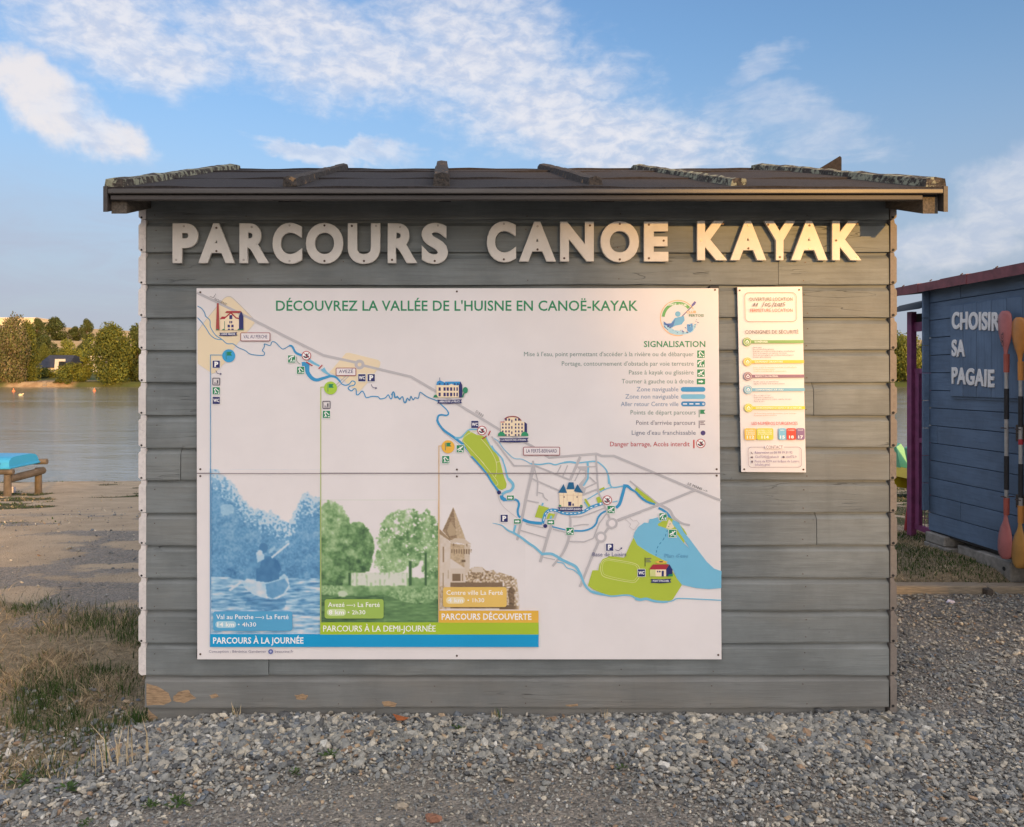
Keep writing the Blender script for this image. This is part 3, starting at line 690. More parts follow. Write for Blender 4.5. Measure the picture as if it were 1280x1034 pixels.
def picto(p, x, y, s, kind, c=None):
    """square pictogram, s wide, centred on x, y"""
    c = c or DGR; h = s/2; p.rect(x-h-0.5, y-h-0.5, x+h+0.5, y+h+0.5, WH, 0.8); p.rect(x-h, y-h, x+h, y+h, c, 0.3)
    u = s/10
    if kind == 'launch':
        p.line([(x-3*u, y-1*u), (x-1*u, y-3.4*u), (x+1*u, y-1.6*u), (x+3.6*u, y+0.8*u)], 1.1*u, WH); p.line([(x-2*u, y-2*u), (x-1.4*u, y+2*u), (x-2.8*u, y+3.6*u)], 1.1*u, WH)
        p.line([(x-1.4*u, y+1*u), (x+1*u, y+3.4*u)], 1.0*u, WH); p.circ(x+3.3*u, y+3.2*u, 1.0*u, WH, n=8)
    elif kind == 'portage':
        p.line([(x-4*u, y+0.6*u), (x-1.6*u, y-2.6*u), (x+3.4*u, y-4*u)], 1.6*u, WH); p.line([(x+0.2*u, y-2*u), (x-0.6*u, y+1*u), (x-2*u, y+3.8*u)], 1.1*u, WH)
        p.line([(x-0.6*u, y+1*u), (x+1*u, y+3.8*u)], 1.1*u, WH); p.rect(x+2.4*u, y+1*u, x+4*u, y+4*u, WH)
    elif kind == 'slide':
        p.line([(x-4*u, y+1.2*u), (x, y-0.6*u), (x+3.6*u, y-3.4*u)], 1.6*u, WH); p.line([(x-0.6*u, y-2.8*u), (x+1*u, y+1*u)], 1.0*u, WH)
        p.line([(x-3*u, y+3.6*u), (x, y+1.8*u), (x+2*u, y+2.6*u)], 0.9*u, WH); p.circ(x+3.2*u, y+3.2*u, 1.1*u, WH, n=8)
    elif kind == 'turn':
        p.line([(x-3*u, y), (x+1*u, y)], 2.6*u, WH); p.poly([(x+0.6*u, y-2.8*u), (x+3.6*u, y), (x+0.6*u, y+2.8*u)], WH)
def turn(p, x, y, w=8.6, h=5.6):
    p.rect(x-w/2-0.4, y-h/2-0.4, x+w/2+0.4, y+h/2+0.4, WH, 0.6); p.rect(x-w/2, y-h/2, x+w/2, y+h/2, DGR); p.line([(x-3, y), (x+1, y)], 1.9, WH); p.poly([(x+0.6, y-1.9), (x+3, y), (x+0.6, y+1.9)], WH)
def sq_text(p, x, y, s, st, c=NAVY):
    h = s/2; p.rect(x-h-0.5, y-h-0.5, x+h+0.5, y+h+0.5, WH, 0.8); p.rect(x-h, y-h, x+h, y+h, c, 0.3)
    w = s*(0.28 if len(st) == 1 else 0.41); p.text(st, x-w*(0.9 if len(st) == 1 else 1), x+w, y+(s*0.32 if len(st) == 1 else s*0.2), s*(0.64 if len(st) == 1 else 0.42), WH, 0.05 if len(st) == 1 else 0.035)
def banp(p, x, y, r=5.8):
    p.circ(x, y, r, RED, n=24); p.circ(x, y, r*0.84, WH, n=24); p.line([(x-r*.6, y+r*.12), (x-r*.1, y+r*.42), (x+r*.55, y+r*.1)], r*0.3, ink(60, 40, 60)); p.circ(x, y-r*0.2, r*0.24, ink(60, 40, 60), n=8)
    p.line([(x+r*.1, y+r*.2), (x+r*.5, y-r*.55)], r*0.14, ink(60, 40, 60)); p.line([(x-r*.15, y), (x+r*.25, y+r*.1)], r*0.3, ink(60, 40, 60)); p.line([(x-r*.62, y-r*.62), (x+r*.62, y+r*.62)], r*0.13, RED)
def house_icon(p, x, y, s, c=None):
    h = s/2; p.box(x-h, y-h, x+h, y+h, 0.9, ink(60, 50, 72), 0.8); p.rect(x+0.1*s, y-0.2*s, x+0.26*s, y+0.24*s, ink(50, 45, 70)); p.rect(x-0.28*s, y+0.1*s, x-0.1*s, y+0.24*s, ink(150, 140, 150)); p.line([(x-.3*s, y+.32*s), (x+.3*s, y+.32*s)], .5, ink(90, 80, 100))
picto(g, 874.5, 443, 9.4, 'launch'); picto(g, 874.5, 454.7, 9.4, 'portage'); picto(g, 874.5, 466.5, 9.4, 'slide'); turn(g, 874.5, 477, 10.4, 7.0)
g.rect(849.5, 483.8, 880, 489.7, NAV, 2.9); g.rect(849.5, 492.8, 880, 498.7, NON, 2.9); g.rect(849.8, 501.7, 880.2, 507.8, ink(48, 122, 172), 2.9)
for x in (852.2, 860, 867.7): g.rect(x, 504.1, x+5, 505.5, WH)
g.circ(877.5, 504.8, 1.3, WH, n=10); g.circ(877.5, 504.8, 0.7, NAV, n=8)
g.line([(872.3, 512), (872.3, 521.5)], 0.9, ink(70, 122, 100)); g.poly([(873.5, 512), (880, 512), (878, 514.6), (880, 517.2), (873.5, 517.2)], DGR)
g.line([(872.3, 525.5), (872.3, 535)], 0.9, ink(90, 80, 98))
for k, a in enumerate((525.6, 527.6, 529.6)): g.rect(873.5, a, 879.6-(k == 1)*1.6, a+1.2, ink(130, 116, 122))
g.circ(877.1, 541, 3.0, ink(70, 58, 108)); g.line([(865.7, 549.5), (865.7, 560)], 1.7, ink(190, 66, 62)); banp(g, 874.3, 554, 5.8)
g.build('legend_print', poster)
# club roundel, a generic paddler in a ring
lg = Print(); cx, cy = 846, 398; OR = ink(222, 164, 96); arc = lambda r, a0, a1, n=26: [(cx+r*math.cos(R(a0+(a1-a0)*k/n)), cy+r*math.sin(R(a0+(a1-a0)*k/n))) for k in range(n+1)]
lg.line(arc(22, 75, 330), 0.8, OR, False); lg.line(arc(18.4, 185, 318), 3.6, ink(92, 156, 92), False)
lg.text('CANOË - KAYAK', 833, 857, 382.4, 2.6, WH, 0.03, rot=2)
lg.line([(838, 410), (846, 401), (855, 392), (867.5, 379.5)], 1.0, ink(70, 70, 120), False); lg.poly([(862.5, 382), (866.5, 377), (868.6, 378.2), (867, 381.5), (863.5, 384)], ink(84, 86, 148))
lg.circ(845.8, 393, 3.4, ink(104, 166, 196)); lg.poly([(842, 398), (848, 396.5), (853.5, 395.5), (854.2, 401), (850.5, 406), (843, 407.5), (838, 410), (834, 409)], ink(96, 160, 196)); lg.poly([(828, 402), (832, 405), (838, 404.5), (843, 399), (840, 408), (833, 413), (828.6, 409)], ink(62, 110, 170))
lg.poly([(828, 406), (836, 409), (841, 413), (858, 415.5), (861, 411), (866, 406), (869, 404.5), (868, 409), (864.5, 415), (858, 417.8), (846, 419), (836, 416.5)], ink(150, 190, 208)); lg.poly([(857, 406), (864, 404.5), (864.5, 413), (861, 416), (857.5, 414)], ink(74, 140, 194))
for k in range(26):
    a = random.uniform(20, 160); r = random.uniform(15, 21.5); x, y = cx+r*math.cos(R(a)), cy+r*math.sin(R(a)); s = random.uniform(.5, 1.5)
    lg.poly([(x-s, y), (x, y-s*0.7), (x+s*1.3, y+0.2), (x, y+s*0.6)], random.choice((ink(50, 70, 140), ink(86, 150, 196), ink(48, 60, 122), ink(130, 180, 205))))
for k in range(12):
    x = random.uniform(862, 872); y = random.uniform(400, 410); s = random.uniform(.5, 1.2); lg.poly([(x-s, y), (x, y-s*0.6), (x+s*1.2, y+0.2)], random.choice((ink(84, 84, 130), ink(150, 100, 110))))
lg.text('CLUB', 856.5, 868.5, 392.2, 2.8, ink(214, 160, 100), 0.03, rot=-2); lg.text('FERTOIS', 859.5, 878, 396.3, 2.9, ink(94, 130, 110), 0.03)
lg.build('club_logo_print', poster)
# ------------- map
m = Print()
m.poly(T(1, 28, 450, 110, 340, 220, 205, 285, 130, 315, 112, 345, 108, 380, 128, 470, 215, 592, 345, 590, 372, 490, 490, 400, 600, 300, 760, 200, 860, 175, 868, 30, 770), BEI)
m.line(T(1, 28, 450, 110, 340, 220, 205, 285, 130, 315, 110, 345, 105, 380, 124, 470, 211, 592, 337), 0.5, ink(176, 166, 160))
m.poly(T(2, 660, 172, 690, 168, 980, 240, 1002, 262, 998, 300, 870, 470, 800, 548, 760, 548, 640, 440, 500, 360, 620, 220), BEI)
def road(n, w, *a, smooth=False): m.line(T(n, *a), w, ROAD, smooth)
m.line([(248, 366.5), (274, 379), (319, 401), (362, 423), (405, 444.4), (445, 453.2)], 3.2, ROAD, False)
m.line([(450, 456), (476, 462), (514, 471), (545, 489), (572, 505), (624.5, 537), (664, 557), (685.5, 571.6), (744.5, 566.8), (751, 569.5), (766.4, 569.5), (813, 589), (865, 611), (899.5, 625)], 3.0, ROAD, False)
m.circ(450, 455.9, 6.2, ROAD); m.circ(450, 455.9, 2.5, BEI)
road(2, 1.0, 575, 510, 690, 400); road(2, 1.0, 560, 490, 660, 400)
lt = lambda n, w, *a, sm_=True: m.line(T(n, *a), w, NON, sm_)
nv = lambda n, w, *a, sm_=True: m.line(T(n, *a), w, NAV, sm_)
rv = lambda n, w, *a, sm_=True: m.line(T(n, *a), w, RIV, sm_)
rv(1, 1.1, 28, 200, 70, 225, 100, 270, 108, 300, 150, 340, 155, 400, 180, 450, 215, 495, 270, 530, 320, 572, 380, 575, 430, 610, 500, 640, 550, 675, 640, 688, 685, 685, 690, 660, 670, 640, 690, 600, 692, 575, 745, 590, 765, 555, 800, 560, 860, 620, 890, 620, 940, 590)
rv(1, 1.1, 28, 315, 70, 360, 120, 430, 150, 480, 190, 515, 230, 530, 268, 531)
nv(1, (2.2, 3.0), 935, 592, 965, 600, 1000, 660, 1060, 688)
lt(2, (4, 2.0), 295, 240, 340, 270, 400, 300); lt(2, (6, 1.5), 430, 325, 445, 345, 470, 368, 510, 392)
nv(2, (6, 6.5), 225, 285, 255, 285, 285, 310); nv(2, (5.5, 3), 278, 300, 282, 360, 320, 415, 370, 438, 430, 422, 510, 398); nv(2, (3, 2), 508, 398, 560, 410, 608, 458)
nv(2, 1.3, 608, 458, 625, 480, 660, 490, 695, 478, 722, 448, 752, 462, 740, 490, 700, 500, 684, 522, 715, 546, 742, 525, 762, 534, 766, 582, 788, 580, 820, 548, 842, 572, 862, 612, 920, 600, 980, 605, 1000, 625, 1050, 615, 1080, 585, 1100, 622, 1116, 615, 1125, 560, 1140, 568, 1150, 610, 1170, 600, 1190, 622, 1222, 604, 1235, 656, 1250, 656, 1265, 618)
rv(3, 1.3, -5, 350, 12, 318, 22, 325, 30, 372, 60, 372, 80, 392, 105, 365, 126, 422, 142, 418, 155, 380, 176, 402, 190, 362, 212, 396, 230, 374, 262, 380, 276, 328, 292, 325, 350, 365, 430, 398, 470, 415)
nv(3, (1.2, 2.6), 480, 435, 540, 490, 562, 530, 540, 550, 495, 544, 462, 555, 450, 600); nv(3, 3.0, 450, 596, 472, 645, 520, 700, 620, 770, 700, 832); nv(3, (3.0, 2.2), 700, 830, 760, 900, 865, 1030)
lt(3, (2.4, 1.6), 625, 770, 680, 770, 720, 735, 770, 690, 850, 690)
m.poly(T(4, -32, 345, 10, 350, 60, 370, 110, 460, 150, 520, 185, 570, 205, 640, 230, 740, 262, 830, 255, 870, 215, 890, 185, 880, 150, 850, 60, 720, -60, 600, -135, 480, -180, 400, -160, 350, -120, 300), GRN)
m.line(T(3, 870, 700, 800, 710, 720, 760, 705, 800, 760, 860, 915, 1030), 0.6, ink(206, 202, 150)); m.line(T(4, 10, 385, 90, 480, 150, 590, 165, 680, 150, 760), 0.6, ink(206, 202, 150)); m.line(T(4, 0, 590, 90, 700, 175, 820, 140, 850), 0.6, ink(206, 202, 150)); m.line(T(4, 155, 615, 200, 608), 0.6, ink(206, 202, 150))
m.line(T(3, 455, 640, 520, 720, 640, 815, 720, 890, 860, 1040), 0.35, ink(160, 148, 150)); m.line(T(5, 215, 0, 330, 130, 430, 260, 490, 360, 505, 430, 560, 510, 680, 605), 0.4, ink(168, 158, 160))
nv(5, (2.2, 2.6), 232, 0, 370, 155, 430, 250, 500, 345)
lt(3, 1.2, 930, 760, 970, 840, 1010, 900); lt(3, (3, 1.2), 985, 850, 1010, 890, 1050, 930, 1095, 980, 1110, 1030)
lt(4, 1.0, 120, 370, 180, 410, 230, 480, 290, 540, 340, 578, 415, 586, 500, 630); lt(4, 1.7, 500, 630, 590, 637, 680, 625, 740, 640, 800, 625, 860, 612); lt(4, 2.3, 830, 618, 890, 612, 960, 625); lt(4, 1.7, 960, 625, 1050, 612, 1140, 607, 1180, 625, 1230, 670, 1262, 730, 1272, 830)
lt(6, (1.8, 1.6), 935, 230, 955, 290, 965, 350, 985, 383, 1030, 385, 1095, 372); lt(6, 1.3, 990, 385, 930, 400, 870, 430, 800, 470, 740, 505); lt(6, 2.6, 745, 140, 748, 200, 745, 300, 700, 370, sm_=False); lt(6, 1.2, 990, 532, 1040, 522)
lt(4, (1.4, 3), 215, 580, 245, 660, 268, 760, 290, 790); lt(4, (3.6, 3.2), 280, 780, 320, 825, 325, 860, 300, 895, 250, 910, 215, 935)
for a in ((4, 1.9, 112, 360, 335, 650, 520, 650), (4, 2.4, 520, 600, 530, 680, 440, 1034+0), (4, 1.6, 530, 650, 570, 800, 562, 950), (4, 2.2, 530, 645, 890, 790), (4, 2.0, 500, 770, 560, 800, 790, 898),
          (4, 3.4, 990, 560, 890, 790), (4, 1.4, 800, 645, 755, 735), (4, 1.4, 865, 645, 815, 760), (4, 2.2, 1145, 545, 1158, 780, 1170, 900), (4, 1.5, 960, 662, 1140, 658), (4, 1.6, 1080, 760, 1145, 820), (4, 1.8, 1020, 880, 1160, 815), (4, 2.4, 1010, 940, 1165, 880),
          (4, 1.4, 570, 912, 620, 925, 630, 960, 670, 995), (4, 1.6, 455, 992, 580, 1015), (4, 1.4, 990, 690, 935, 800)):
    m.line(T(a[0], *a[2:]), a[1], ROAD, False)
m.poly(T(4, 960, 665, 1060, 660, 1058, 770, 1010, 850, 1045, 880, 1030, 940, 985, 930, 960, 850, 1040, 760, 1035, 700, 985, 690), ROAD)
m.line(T(5, 840, 90, 740, 600, 685, 830), 2.4, ROAD, False); m.line(T(6, 200, 180, 45, 905), 2.4, ROAD, False)
for a in ((6, 1.5, 145, 515, 262, 538), (5, 1.4, 770, 668, 940, 705), (5, 1.4, 718, 732, 970, 805), (6, 3.4, 440, 600, 395, 720, 305, 1034), (9, 3.4, 755, 0, 690, 170, 592, 490), (6, 1.6, 580, 680, 680, 675, 780, 640, 910, 590), (6, 1.4, 600, 770, 700, 752, 755, 755),
          (6, 1.3, 400, 800, 530, 830), (6, 1.6, 555, 920, 710, 925, 800, 890, 860, 740, 935, 640), (6, 2.2, 845, 420, 880, 500, 940, 640, 965, 700), (6, 3.2, 1040, 715, 1273, 625), (6, 3.0, 985, 740, 880, 880), (9, 3.2, 1190, 245, 1100, 450, 985, 735)):
    m.line(T(a[0], *a[2:]), a[1], ROAD, False)
m.line(T(6, 560, 640, 575, 720, 562, 870, 500, 1034), 2.4, ROAD); m.line(T(9, 870, 160, 880, 240, 830, 380, 715, 530), 2.8, ROAD); m.line(T(9, 620, 440, 740, 465), 1.2, ROAD, False)
m.line(T(7, 245, 710, 540, 600, 690, 545, 1010, 415), 3.0, ROAD, False); m.line(T(7, 365, 322, 560, 480, 660, 555, 755, 600), 1.8, ROAD); m.line(T(7, 660, 555, 760, 610, 800, 680, 880, 740, 960, 760), 2.6, ROAD)
for (x, y) in T(6, 985, 742) + T(6, 876, 878): m.circ(x, y, 7.0, ROAD); m.circ(x, y, 4.1, PAL)
m.line(T(7, 320, 700, 375, 750, 360, 775, 405, 808, 458, 742, 432, 712, 400, 720, 365, 685), 0.4, ink(170, 158, 160), False)
lt(5, (0.6, 2.6), 440, 660, 530, 682, 590, 730, 660, 760); lt(5, 2.8, 640, 750, 720, 800, 800, 860, 860, 900, 930, 965); lt(5, 3.2, 920, 968, 980, 962, 1040, 970, 1140, 1030); lt(5, 2.6, 668, 680, 650, 750, sm_=False)
lt(9, 3.4, 770, 450, 860, 490, 940, 530, 975, 580, 1000, 630); lt(9, 2.8, 995, 620, 1040, 720, 1100, 780, 1180, 803, 1270, 815); lt(9, 1.2, 760, 490, 820, 500, 860, 545, 930, 570, 1000, 635)
nv(5, 4.6, 530, 385, 535, 410, 565, 432); nv(5, 2.6, 560, 432, 620, 432, 675, 430, 702, 470, 690, 530, 695, 580, 715, 605); nv(5, 3.6, 738, 625, 800, 648, 860, 657, 930, 662); nv(5, 1.6, 1030, 695, 1090, 710, 1160, 727); nv(6, 2.2, 600, 815, 700, 815, 780, 790, 828, 745, 845, 690, 880, 645, 925, 620)
nv(6, 3.8, 1025, 588, 1060, 550, 1085, 470, 1110, 380, sm_=True); nv(7, (4.4, 2.0), 300, 372, 345, 375, 380, 405, 425, 430); nv(7, 2.6, 420, 425, 480, 490, 540, 530, 615, 552); nv(7, 2.8, 650, 590, 700, 615, 745, 655, 788, 725)
m.poly(T(6, 262, 560, 365, 590, 320, 640, 330, 700, 222, 680), GRN); m.poly(T(6, 360, 640, 425, 650, 405, 690, 335, 700), GRN); m.poly(T(6, 710, 500, 730, 500, 778, 578, 740, 585), GRN); m.poly(T(6, 828, 488, 860, 475, 892, 530, 845, 545), GRN); m.poly(T(6, 855, 405, 905, 382, 915, 398, 870, 420), GRN)
m.poly(T(7, 430, 385, 500, 440, 580, 500, 635, 552, 540, 520, 470, 460, 415, 410), GRN); lt(6, 2, 290, 570, 305, 540, sm_=False); lt(6, 2.4, 375, 695, 388, 668, sm_=False); lt(6, 1.5, 712, 530, 745, 580)
m.line(T(6, 300, 745, 312, 690, 330, 640, 370, 612, 430, 612, 500, 640, 580, 647, 690, 632, 780, 582, 890, 545), 3.6, NAV)
pts = T(6, 304, 735, 322, 660, 340, 630, 365, 615, 400, 611, 440, 617, 480, 632, 520, 640, 560, 644, 600, 645, 640, 641, 680, 633, 720, 615, 760, 595, 800, 577, 850, 560)
for a, b in zip(pts[:-1], pts[1:]):
    m.line([(a[0]*.75+b[0]*.25, a[1]*.75+b[1]*.25), (a[0]*.2+b[0]*.8, a[1]*.2+b[1]*.8)], 0.9, WH, False)
m.circ(*T(6, 872, 548)[0], 1.3, WH, n=10)
# lake and leisure base
m.poly(T(8, 310, 444, 400, 250, 520, 330, 700, 420, 800, 600, 880, 715, 790, 858, 740, 880, 620, 880, 530, 850, 450, 860, 380, 820, 310, 815, 180, 825, 80, 800, 0, 770)+T(9, 1200, 790, 1120, 760, 1065, 720, 1110, 570, 1168, 570, 1180, 510, 1210, 460, 1270, 435)+T(8, 150, 430, 240, 436), GRN)
m.poly(T(8, 400, 240, 415, 190, 450, 140, 510, 97, 550, 102, 560, 65, 600, 58, 640, 45, 660, 80, 720, 90, 730, 130, 790, 150, 850, 200, 900, 300, 1000, 400, 1120, 520, 1270, 600, 1270, 745, 1150, 756, 1020, 745, 880, 712, 830, 650, 790, 560, 700, 470, 560, 400, 440, 320), NON)
m.poly(T(7, 640, 750, 670, 730, 740, 680, 790, 700, 850, 745, 900, 800, 930, 850, 900, 940, 840, 860, 720, 790, 645, 765), GRN); m.poly(T(7, 752, 700, 780, 730, 805, 780, 770, 800, 722, 790), BEI)
m.poly(T(7, 790, 705, 850, 735, 900, 830, 960, 900, 1060, 1034, 1125, 1120, 1200, 1190, 1272, 1215, 1272, 1250, 1180, 1200, 1060, 1130, 980, 1034, 900, 900, 830, 800, 785, 745), NON)
lt(8, 1.8, -5, 775, 80, 800, 180, 825, 310, 815, 380, 822, 430, 850); lt(8, (3.6, 2.4), 420, 848, 470, 860, 530, 852, 600, 872, 680, 882, 740, 880); lt(8, 1.3, 735, 880, 790, 870, 830, 850, 900, 848, 1272, 866)
m.box(*T(8, 75, 455)[0], *T(8, 470, 685)[0], 0.6, ink(198, 196, 140), 9) if 0 else m.line(T(8, 150, 455, 400, 498, 460, 545, 465, 610, 440, 665, 380, 688, 130, 640, 82, 590, 78, 520, 100, 475, 150, 455), 0.7, ink(200, 200, 138)); m.line(T(8, 155, 470, 395, 512, 440, 550, 448, 605, 425, 650, 375, 672, 140, 622, 98, 580, 95, 525, 112, 485, 155, 470), 0.5, ink(196, 198, 130))
for a in ((735, 170, 732, 190), (722, 210, 718, 235), (706, 248, 690, 275), (675, 292, 658, 312), (645, 330, 636, 352), (630, 372, 627, 394), (625, 410, 624, 425)): m.line(T(8, *a), 1.0, ink(50, 120, 160), False)
for a in ((765, 740, 760, 755), (755, 765, 745, 778)): m.line(T(7, *a), 0.6, ink(70, 90, 80), False)
# route lines, stems and round flags
for x, xc, yc, y1, c in ((264.8, 287.5, 445, 586, ink(78, 140, 180)), (401.8, 414, 485, 630, ink(166, 178, 84)), (548.7, 560, 558, 768, ink(204, 162, 100))):
    m.line([(xc, yc-1), (x, yc-1)], 0.9, c, False); m.line([(x, yc-1.5), (x, y1+150 if y1 < 700 else y1)], 0.9, c, False)
for xc, yc, c in ((287.5, 445, ink(54, 150, 196)), (414, 485, ink(156, 188, 60)), (560, 558, ink(222, 168, 64))):
    m.circ(xc, yc, 8.1, c, n=28); m.line([(xc-3.2, yc-5), (xc-3.2, yc+4.6)], 0.8, ink(54, 120, 100), False); m.poly([(xc-2.2, yc-5), (xc+4.2, yc-5), (xc+2.4, yc-2.6), (xc+4.2, yc-.2), (xc-2.2, yc-.2)], DGR)
picto(m, 365.7, 449, 9, 'portage'); picto(m, 376.8, 463, 9, 'launch'); banp(m, 384, 444.8); m.line(T(2, 268, 260, 330, 298), 1.4, RED, False); m.line(T(2, 392, 328, 428, 290), 1.4, RED, False)
sq_text(m, 272, 455.5, 9, 'P'); house_icon(m, 272, 477, 8.6); picto(m, 272, 488.5, 9, 'launch'); sq_text(m, 272, 500.5, 9, 'WC')
for (a, b, c2) in ((271.5, 463, 1), (464.5, 480.5, 1), ):
    m.line([(a, b), (a+2, b+3.6), (a+6, b+4.5)], 0.6, NAVY); m.poly([(a+5.4, b+3.2), (a+7.6, b+4.6), (a+5.2, b+5.8)], NAVY)
m.line([(768, 686), (772, 687), (775, 684.5)], 0.6, NAVY); m.poly([(774, 683.4), (776.6, 683), (775.8, 685.6)], NAVY)
sq_text(m, 453, 472.3, 9, 'WC'); sq_text(m, 464.6, 472.3, 9, 'P'); house_icon(m, 409, 506, 9); picto(m, 409, 517.8, 9, 'launch'); m.line([(372, 446), (372.4, 452), (376.5, 455.5)], 0.5, ink(60, 110, 80))
sq_text(m, 593.3, 530.3, 9, 'WC'); banp(m, 602.2, 537.8); m.line(T(3, 895, 782, 938, 752), 1.4, RED, False); m.line(T(3, 955, 748, 975, 702), 1.4, RED, False); picto(m, 575.2, 560.5, 9, 'slide'); picto(m, 557.2, 574, 9, 'launch')
sq_text(m, 629.8, 647, 9, 'P'); turn(m, 637.5, 621.3); turn(m, 646.2, 650.8); turn(m, 687.7, 651.8); picto(m, 711.5, 663, 9, 'slide'); banp(m, 757.8, 624.3); picto(m, 762.5, 636, 9, 'slide'); picto(m, 827, 645, 9, 'portage'); picto(m, 839, 665.8, 9.4, 'slide'); sq_text(m, 760.8, 682.8, 9, 'P'); sq_text(m, 800.2, 714.7, 9, 'WC')
m.circ(623.4, 614.8, 2.5, NAVY); m.circ(680.8, 656.4, 2.5, NAVY)
def lab(st, x0, y0, x1, y1): m.rect(x0, y0, x1, y1, PAL, 1.2); m.box(x0, y0, x1, y1, 0.9, ink(140, 62, 68), 1.2); m.text(st, x0+3.4, x1-3.4, y1-3.2, 4.1, ink(84, 76, 108), 0.012)
lab('VAL AU PERCHE', 302.5, 416.5, 338.8, 426.5); lab('AVEZÉ', 421, 460.3, 445.5, 469.6); lab('LA FERTÉ-BERNARD', 653.7, 558.5, 698.7, 568.4)
m.text('NOGENT', 269.5, 286, 375.5, 2.9, ink(100, 96, 100), 0.0, rot=27); m.line([(264, 371), (268.5, 373), (271.5, 368)], 0.5, ink(110, 100, 104), False)
m.text('D323', 594, 604.5, 515.2, 3.0, ink(96, 92, 98), 0, rot=33); m.text('LE MANS -->', 857.5, 883.5, 605, 3.0, ink(92, 86, 84), 0.005, rot=22)
m.text('Base de Loisirs', 739.5, 781.5, 694, 4.8, ink(96, 98, 130), 0.004); m.text("Plan d'eau", 829, 858, 695.6, 4.6, ink(92, 146, 176), 0.0)
m.line([(804.8, 695.5), (804.8, 706.5)], 0.9, ink(70, 70, 60), False)
for k, a in enumerate((696.2, 698.2, 700.2)): m.rect(806, a, 812.4-(k == 1)*1.6, a+1.2, ink(110, 112, 96))
def ribbon(x0, x1, y, h, st): m.poly([(x0, y-h/2), (x0+2, y), (x0, y+h/2+.4), ((x0+x1)/2, y+h/2+.8), (x1, y+h/2), (x1-2, y-.2), (x1, y-h/2-.6), ((x0+x1)/2, y-h/2+.2)], NAVY); m.text(st, x0+3, x1-3, y+1.2, 2.2, WH, 0.02, rot=-0.5)
WIN = ink(52, 44, 96); CRE = ink(226, 204, 174); RDD = ink(160, 44, 52); TEA = ink(30, 92, 130)
# factory
m.poly(T(1, 222, 172, 240, 172, 246, 440, 212, 440), ink(156, 62, 60)); m.poly(T(1, 255, 330, 300, 300, 410, 300, 440, 330, 440, 438, 255, 438), CRE); m.poly(T(1, 305, 330, 360, 262, 415, 330, 415, 438, 305, 438), CRE)
m.poly(T(1, 440, 300, 462, 250, 484, 300, 484, 438, 440, 438), NAVY); m.poly(T(1, 318, 250, 460, 250, 448, 268, 303, 268), RDD); m.line(T(1, 255, 328, 300, 318, 360, 268, 412, 318, 440, 325), 1.6, RDD, False); m.poly(T(1, 256, 330, 270, 305, 315, 305, 300, 330), RDD)
for a in ((345, 290, 375, 330), (345, 348, 357, 372), (362, 348, 374, 372), (328, 385, 352, 412), (364, 385, 388, 412), (330, 424, 352, 437), (365, 424, 388, 437)): m.rect(*T(1, *a)[0], *T(1, *a)[1], WIN)
m.line(T(1, 298, 350, 298, 438), 0.7, ink(60, 120, 90), False); ribbon(275.5, 298.5, 418, 3.4, 'USINE ABADIE')
for x in (273.5, 281, 300, 304): m.poly([(x-2, 413.2), (x, 411.2), (x+2, 413.2)], ink(40, 110, 80))
# abbey
x0, y0 = T(3, 443, 250)[0]; x1, y1 = T(3, 663, 372)[0]
m.rect(x0, y0, x1, y1, CRE); m.poly(T(3, 441, 250, 450, 215, 475, 203, 505, 215, 525, 225, 530, 215, 680, 215, 663, 252), ink(50, 134, 188)); m.poly(T(3, 664, 250, 680, 215, 698, 250, 698, 372, 664, 372), NAVY); m.line(T(3, 475, 175, 475, 205), 0.6, NAVY, False); m.poly(T(3, 560, 252, 590, 238, 622, 252), CRE)
for xx in (463, 512, 543, 577, 612, 640):
    for a, b in ((272, 306), (325, 360)): p, q = T(3, xx, a, xx+22-(xx > 600)*8, b); m.rect(*p, *q, WIN)
for xx in (465, 515, 545, 615, 645): p, q = T(3, xx, 232, xx+16, 248); m.rect(*p, *q, NAVY)
m.circ(*T(3, 728, 300)[0], 3.2, ink(44, 130, 96), 3.9); m.line(T(3, 715, 330, 700, 370), 1.6, ink(40, 120, 88), False); m.poly(T(3, 410, 372, 420, 350, 440, 342, 460, 372), DGR); ribbon(546.3, 577.5, 501.7, 4.2, 'ABBAYE DE LA PELICE')
# boat houses / factory block
x0, y0 = T(4, 205, 215)[0]; x1, y1 = T(4, 438, 355)[0]; m.rect(x0, y0, x1, y1, CRE); m.poly(T(4, 240, 215, 242, 190, 310, 163, 400, 190, 412, 215), CRE); m.line(T(4, 240, 190, 270, 170, 320, 163, 370, 172, 405, 205), 1.4, ink(140, 60, 60)); m.poly(T(4, 436, 215, 462, 235, 462, 355, 436, 355), NAVY); m.rect(*T(4, 200, 212)[0], *T(4, 240, 222)[0], ink(180, 90, 90))
for xx in (216, 247, 278, 343, 374, 406):
    for a in (230, 263, 300, 335):
        p, q = T(4, xx, a, xx+14, a+20); m.rect(*p, *q, WIN)
for xx in (247, 278, 343, 374): p, q = T(4, xx, 182, xx+16, 205); m.rect(*p, *q, WIN)
for a in (195, 258, 310): p, q = T(4, 306, a, 318, a+26); m.rect(*p, *q, WIN)
for xx in (172, 402): m.poly(T(4, xx, 355, xx+5, 330, xx+30, 310, xx+55, 318, xx+72, 335, xx+74, 355), ink(44, 136, 96))
ribbon(623.5, 660, 549.6, 4.4, 'LA MAISON DES ATELIERS')
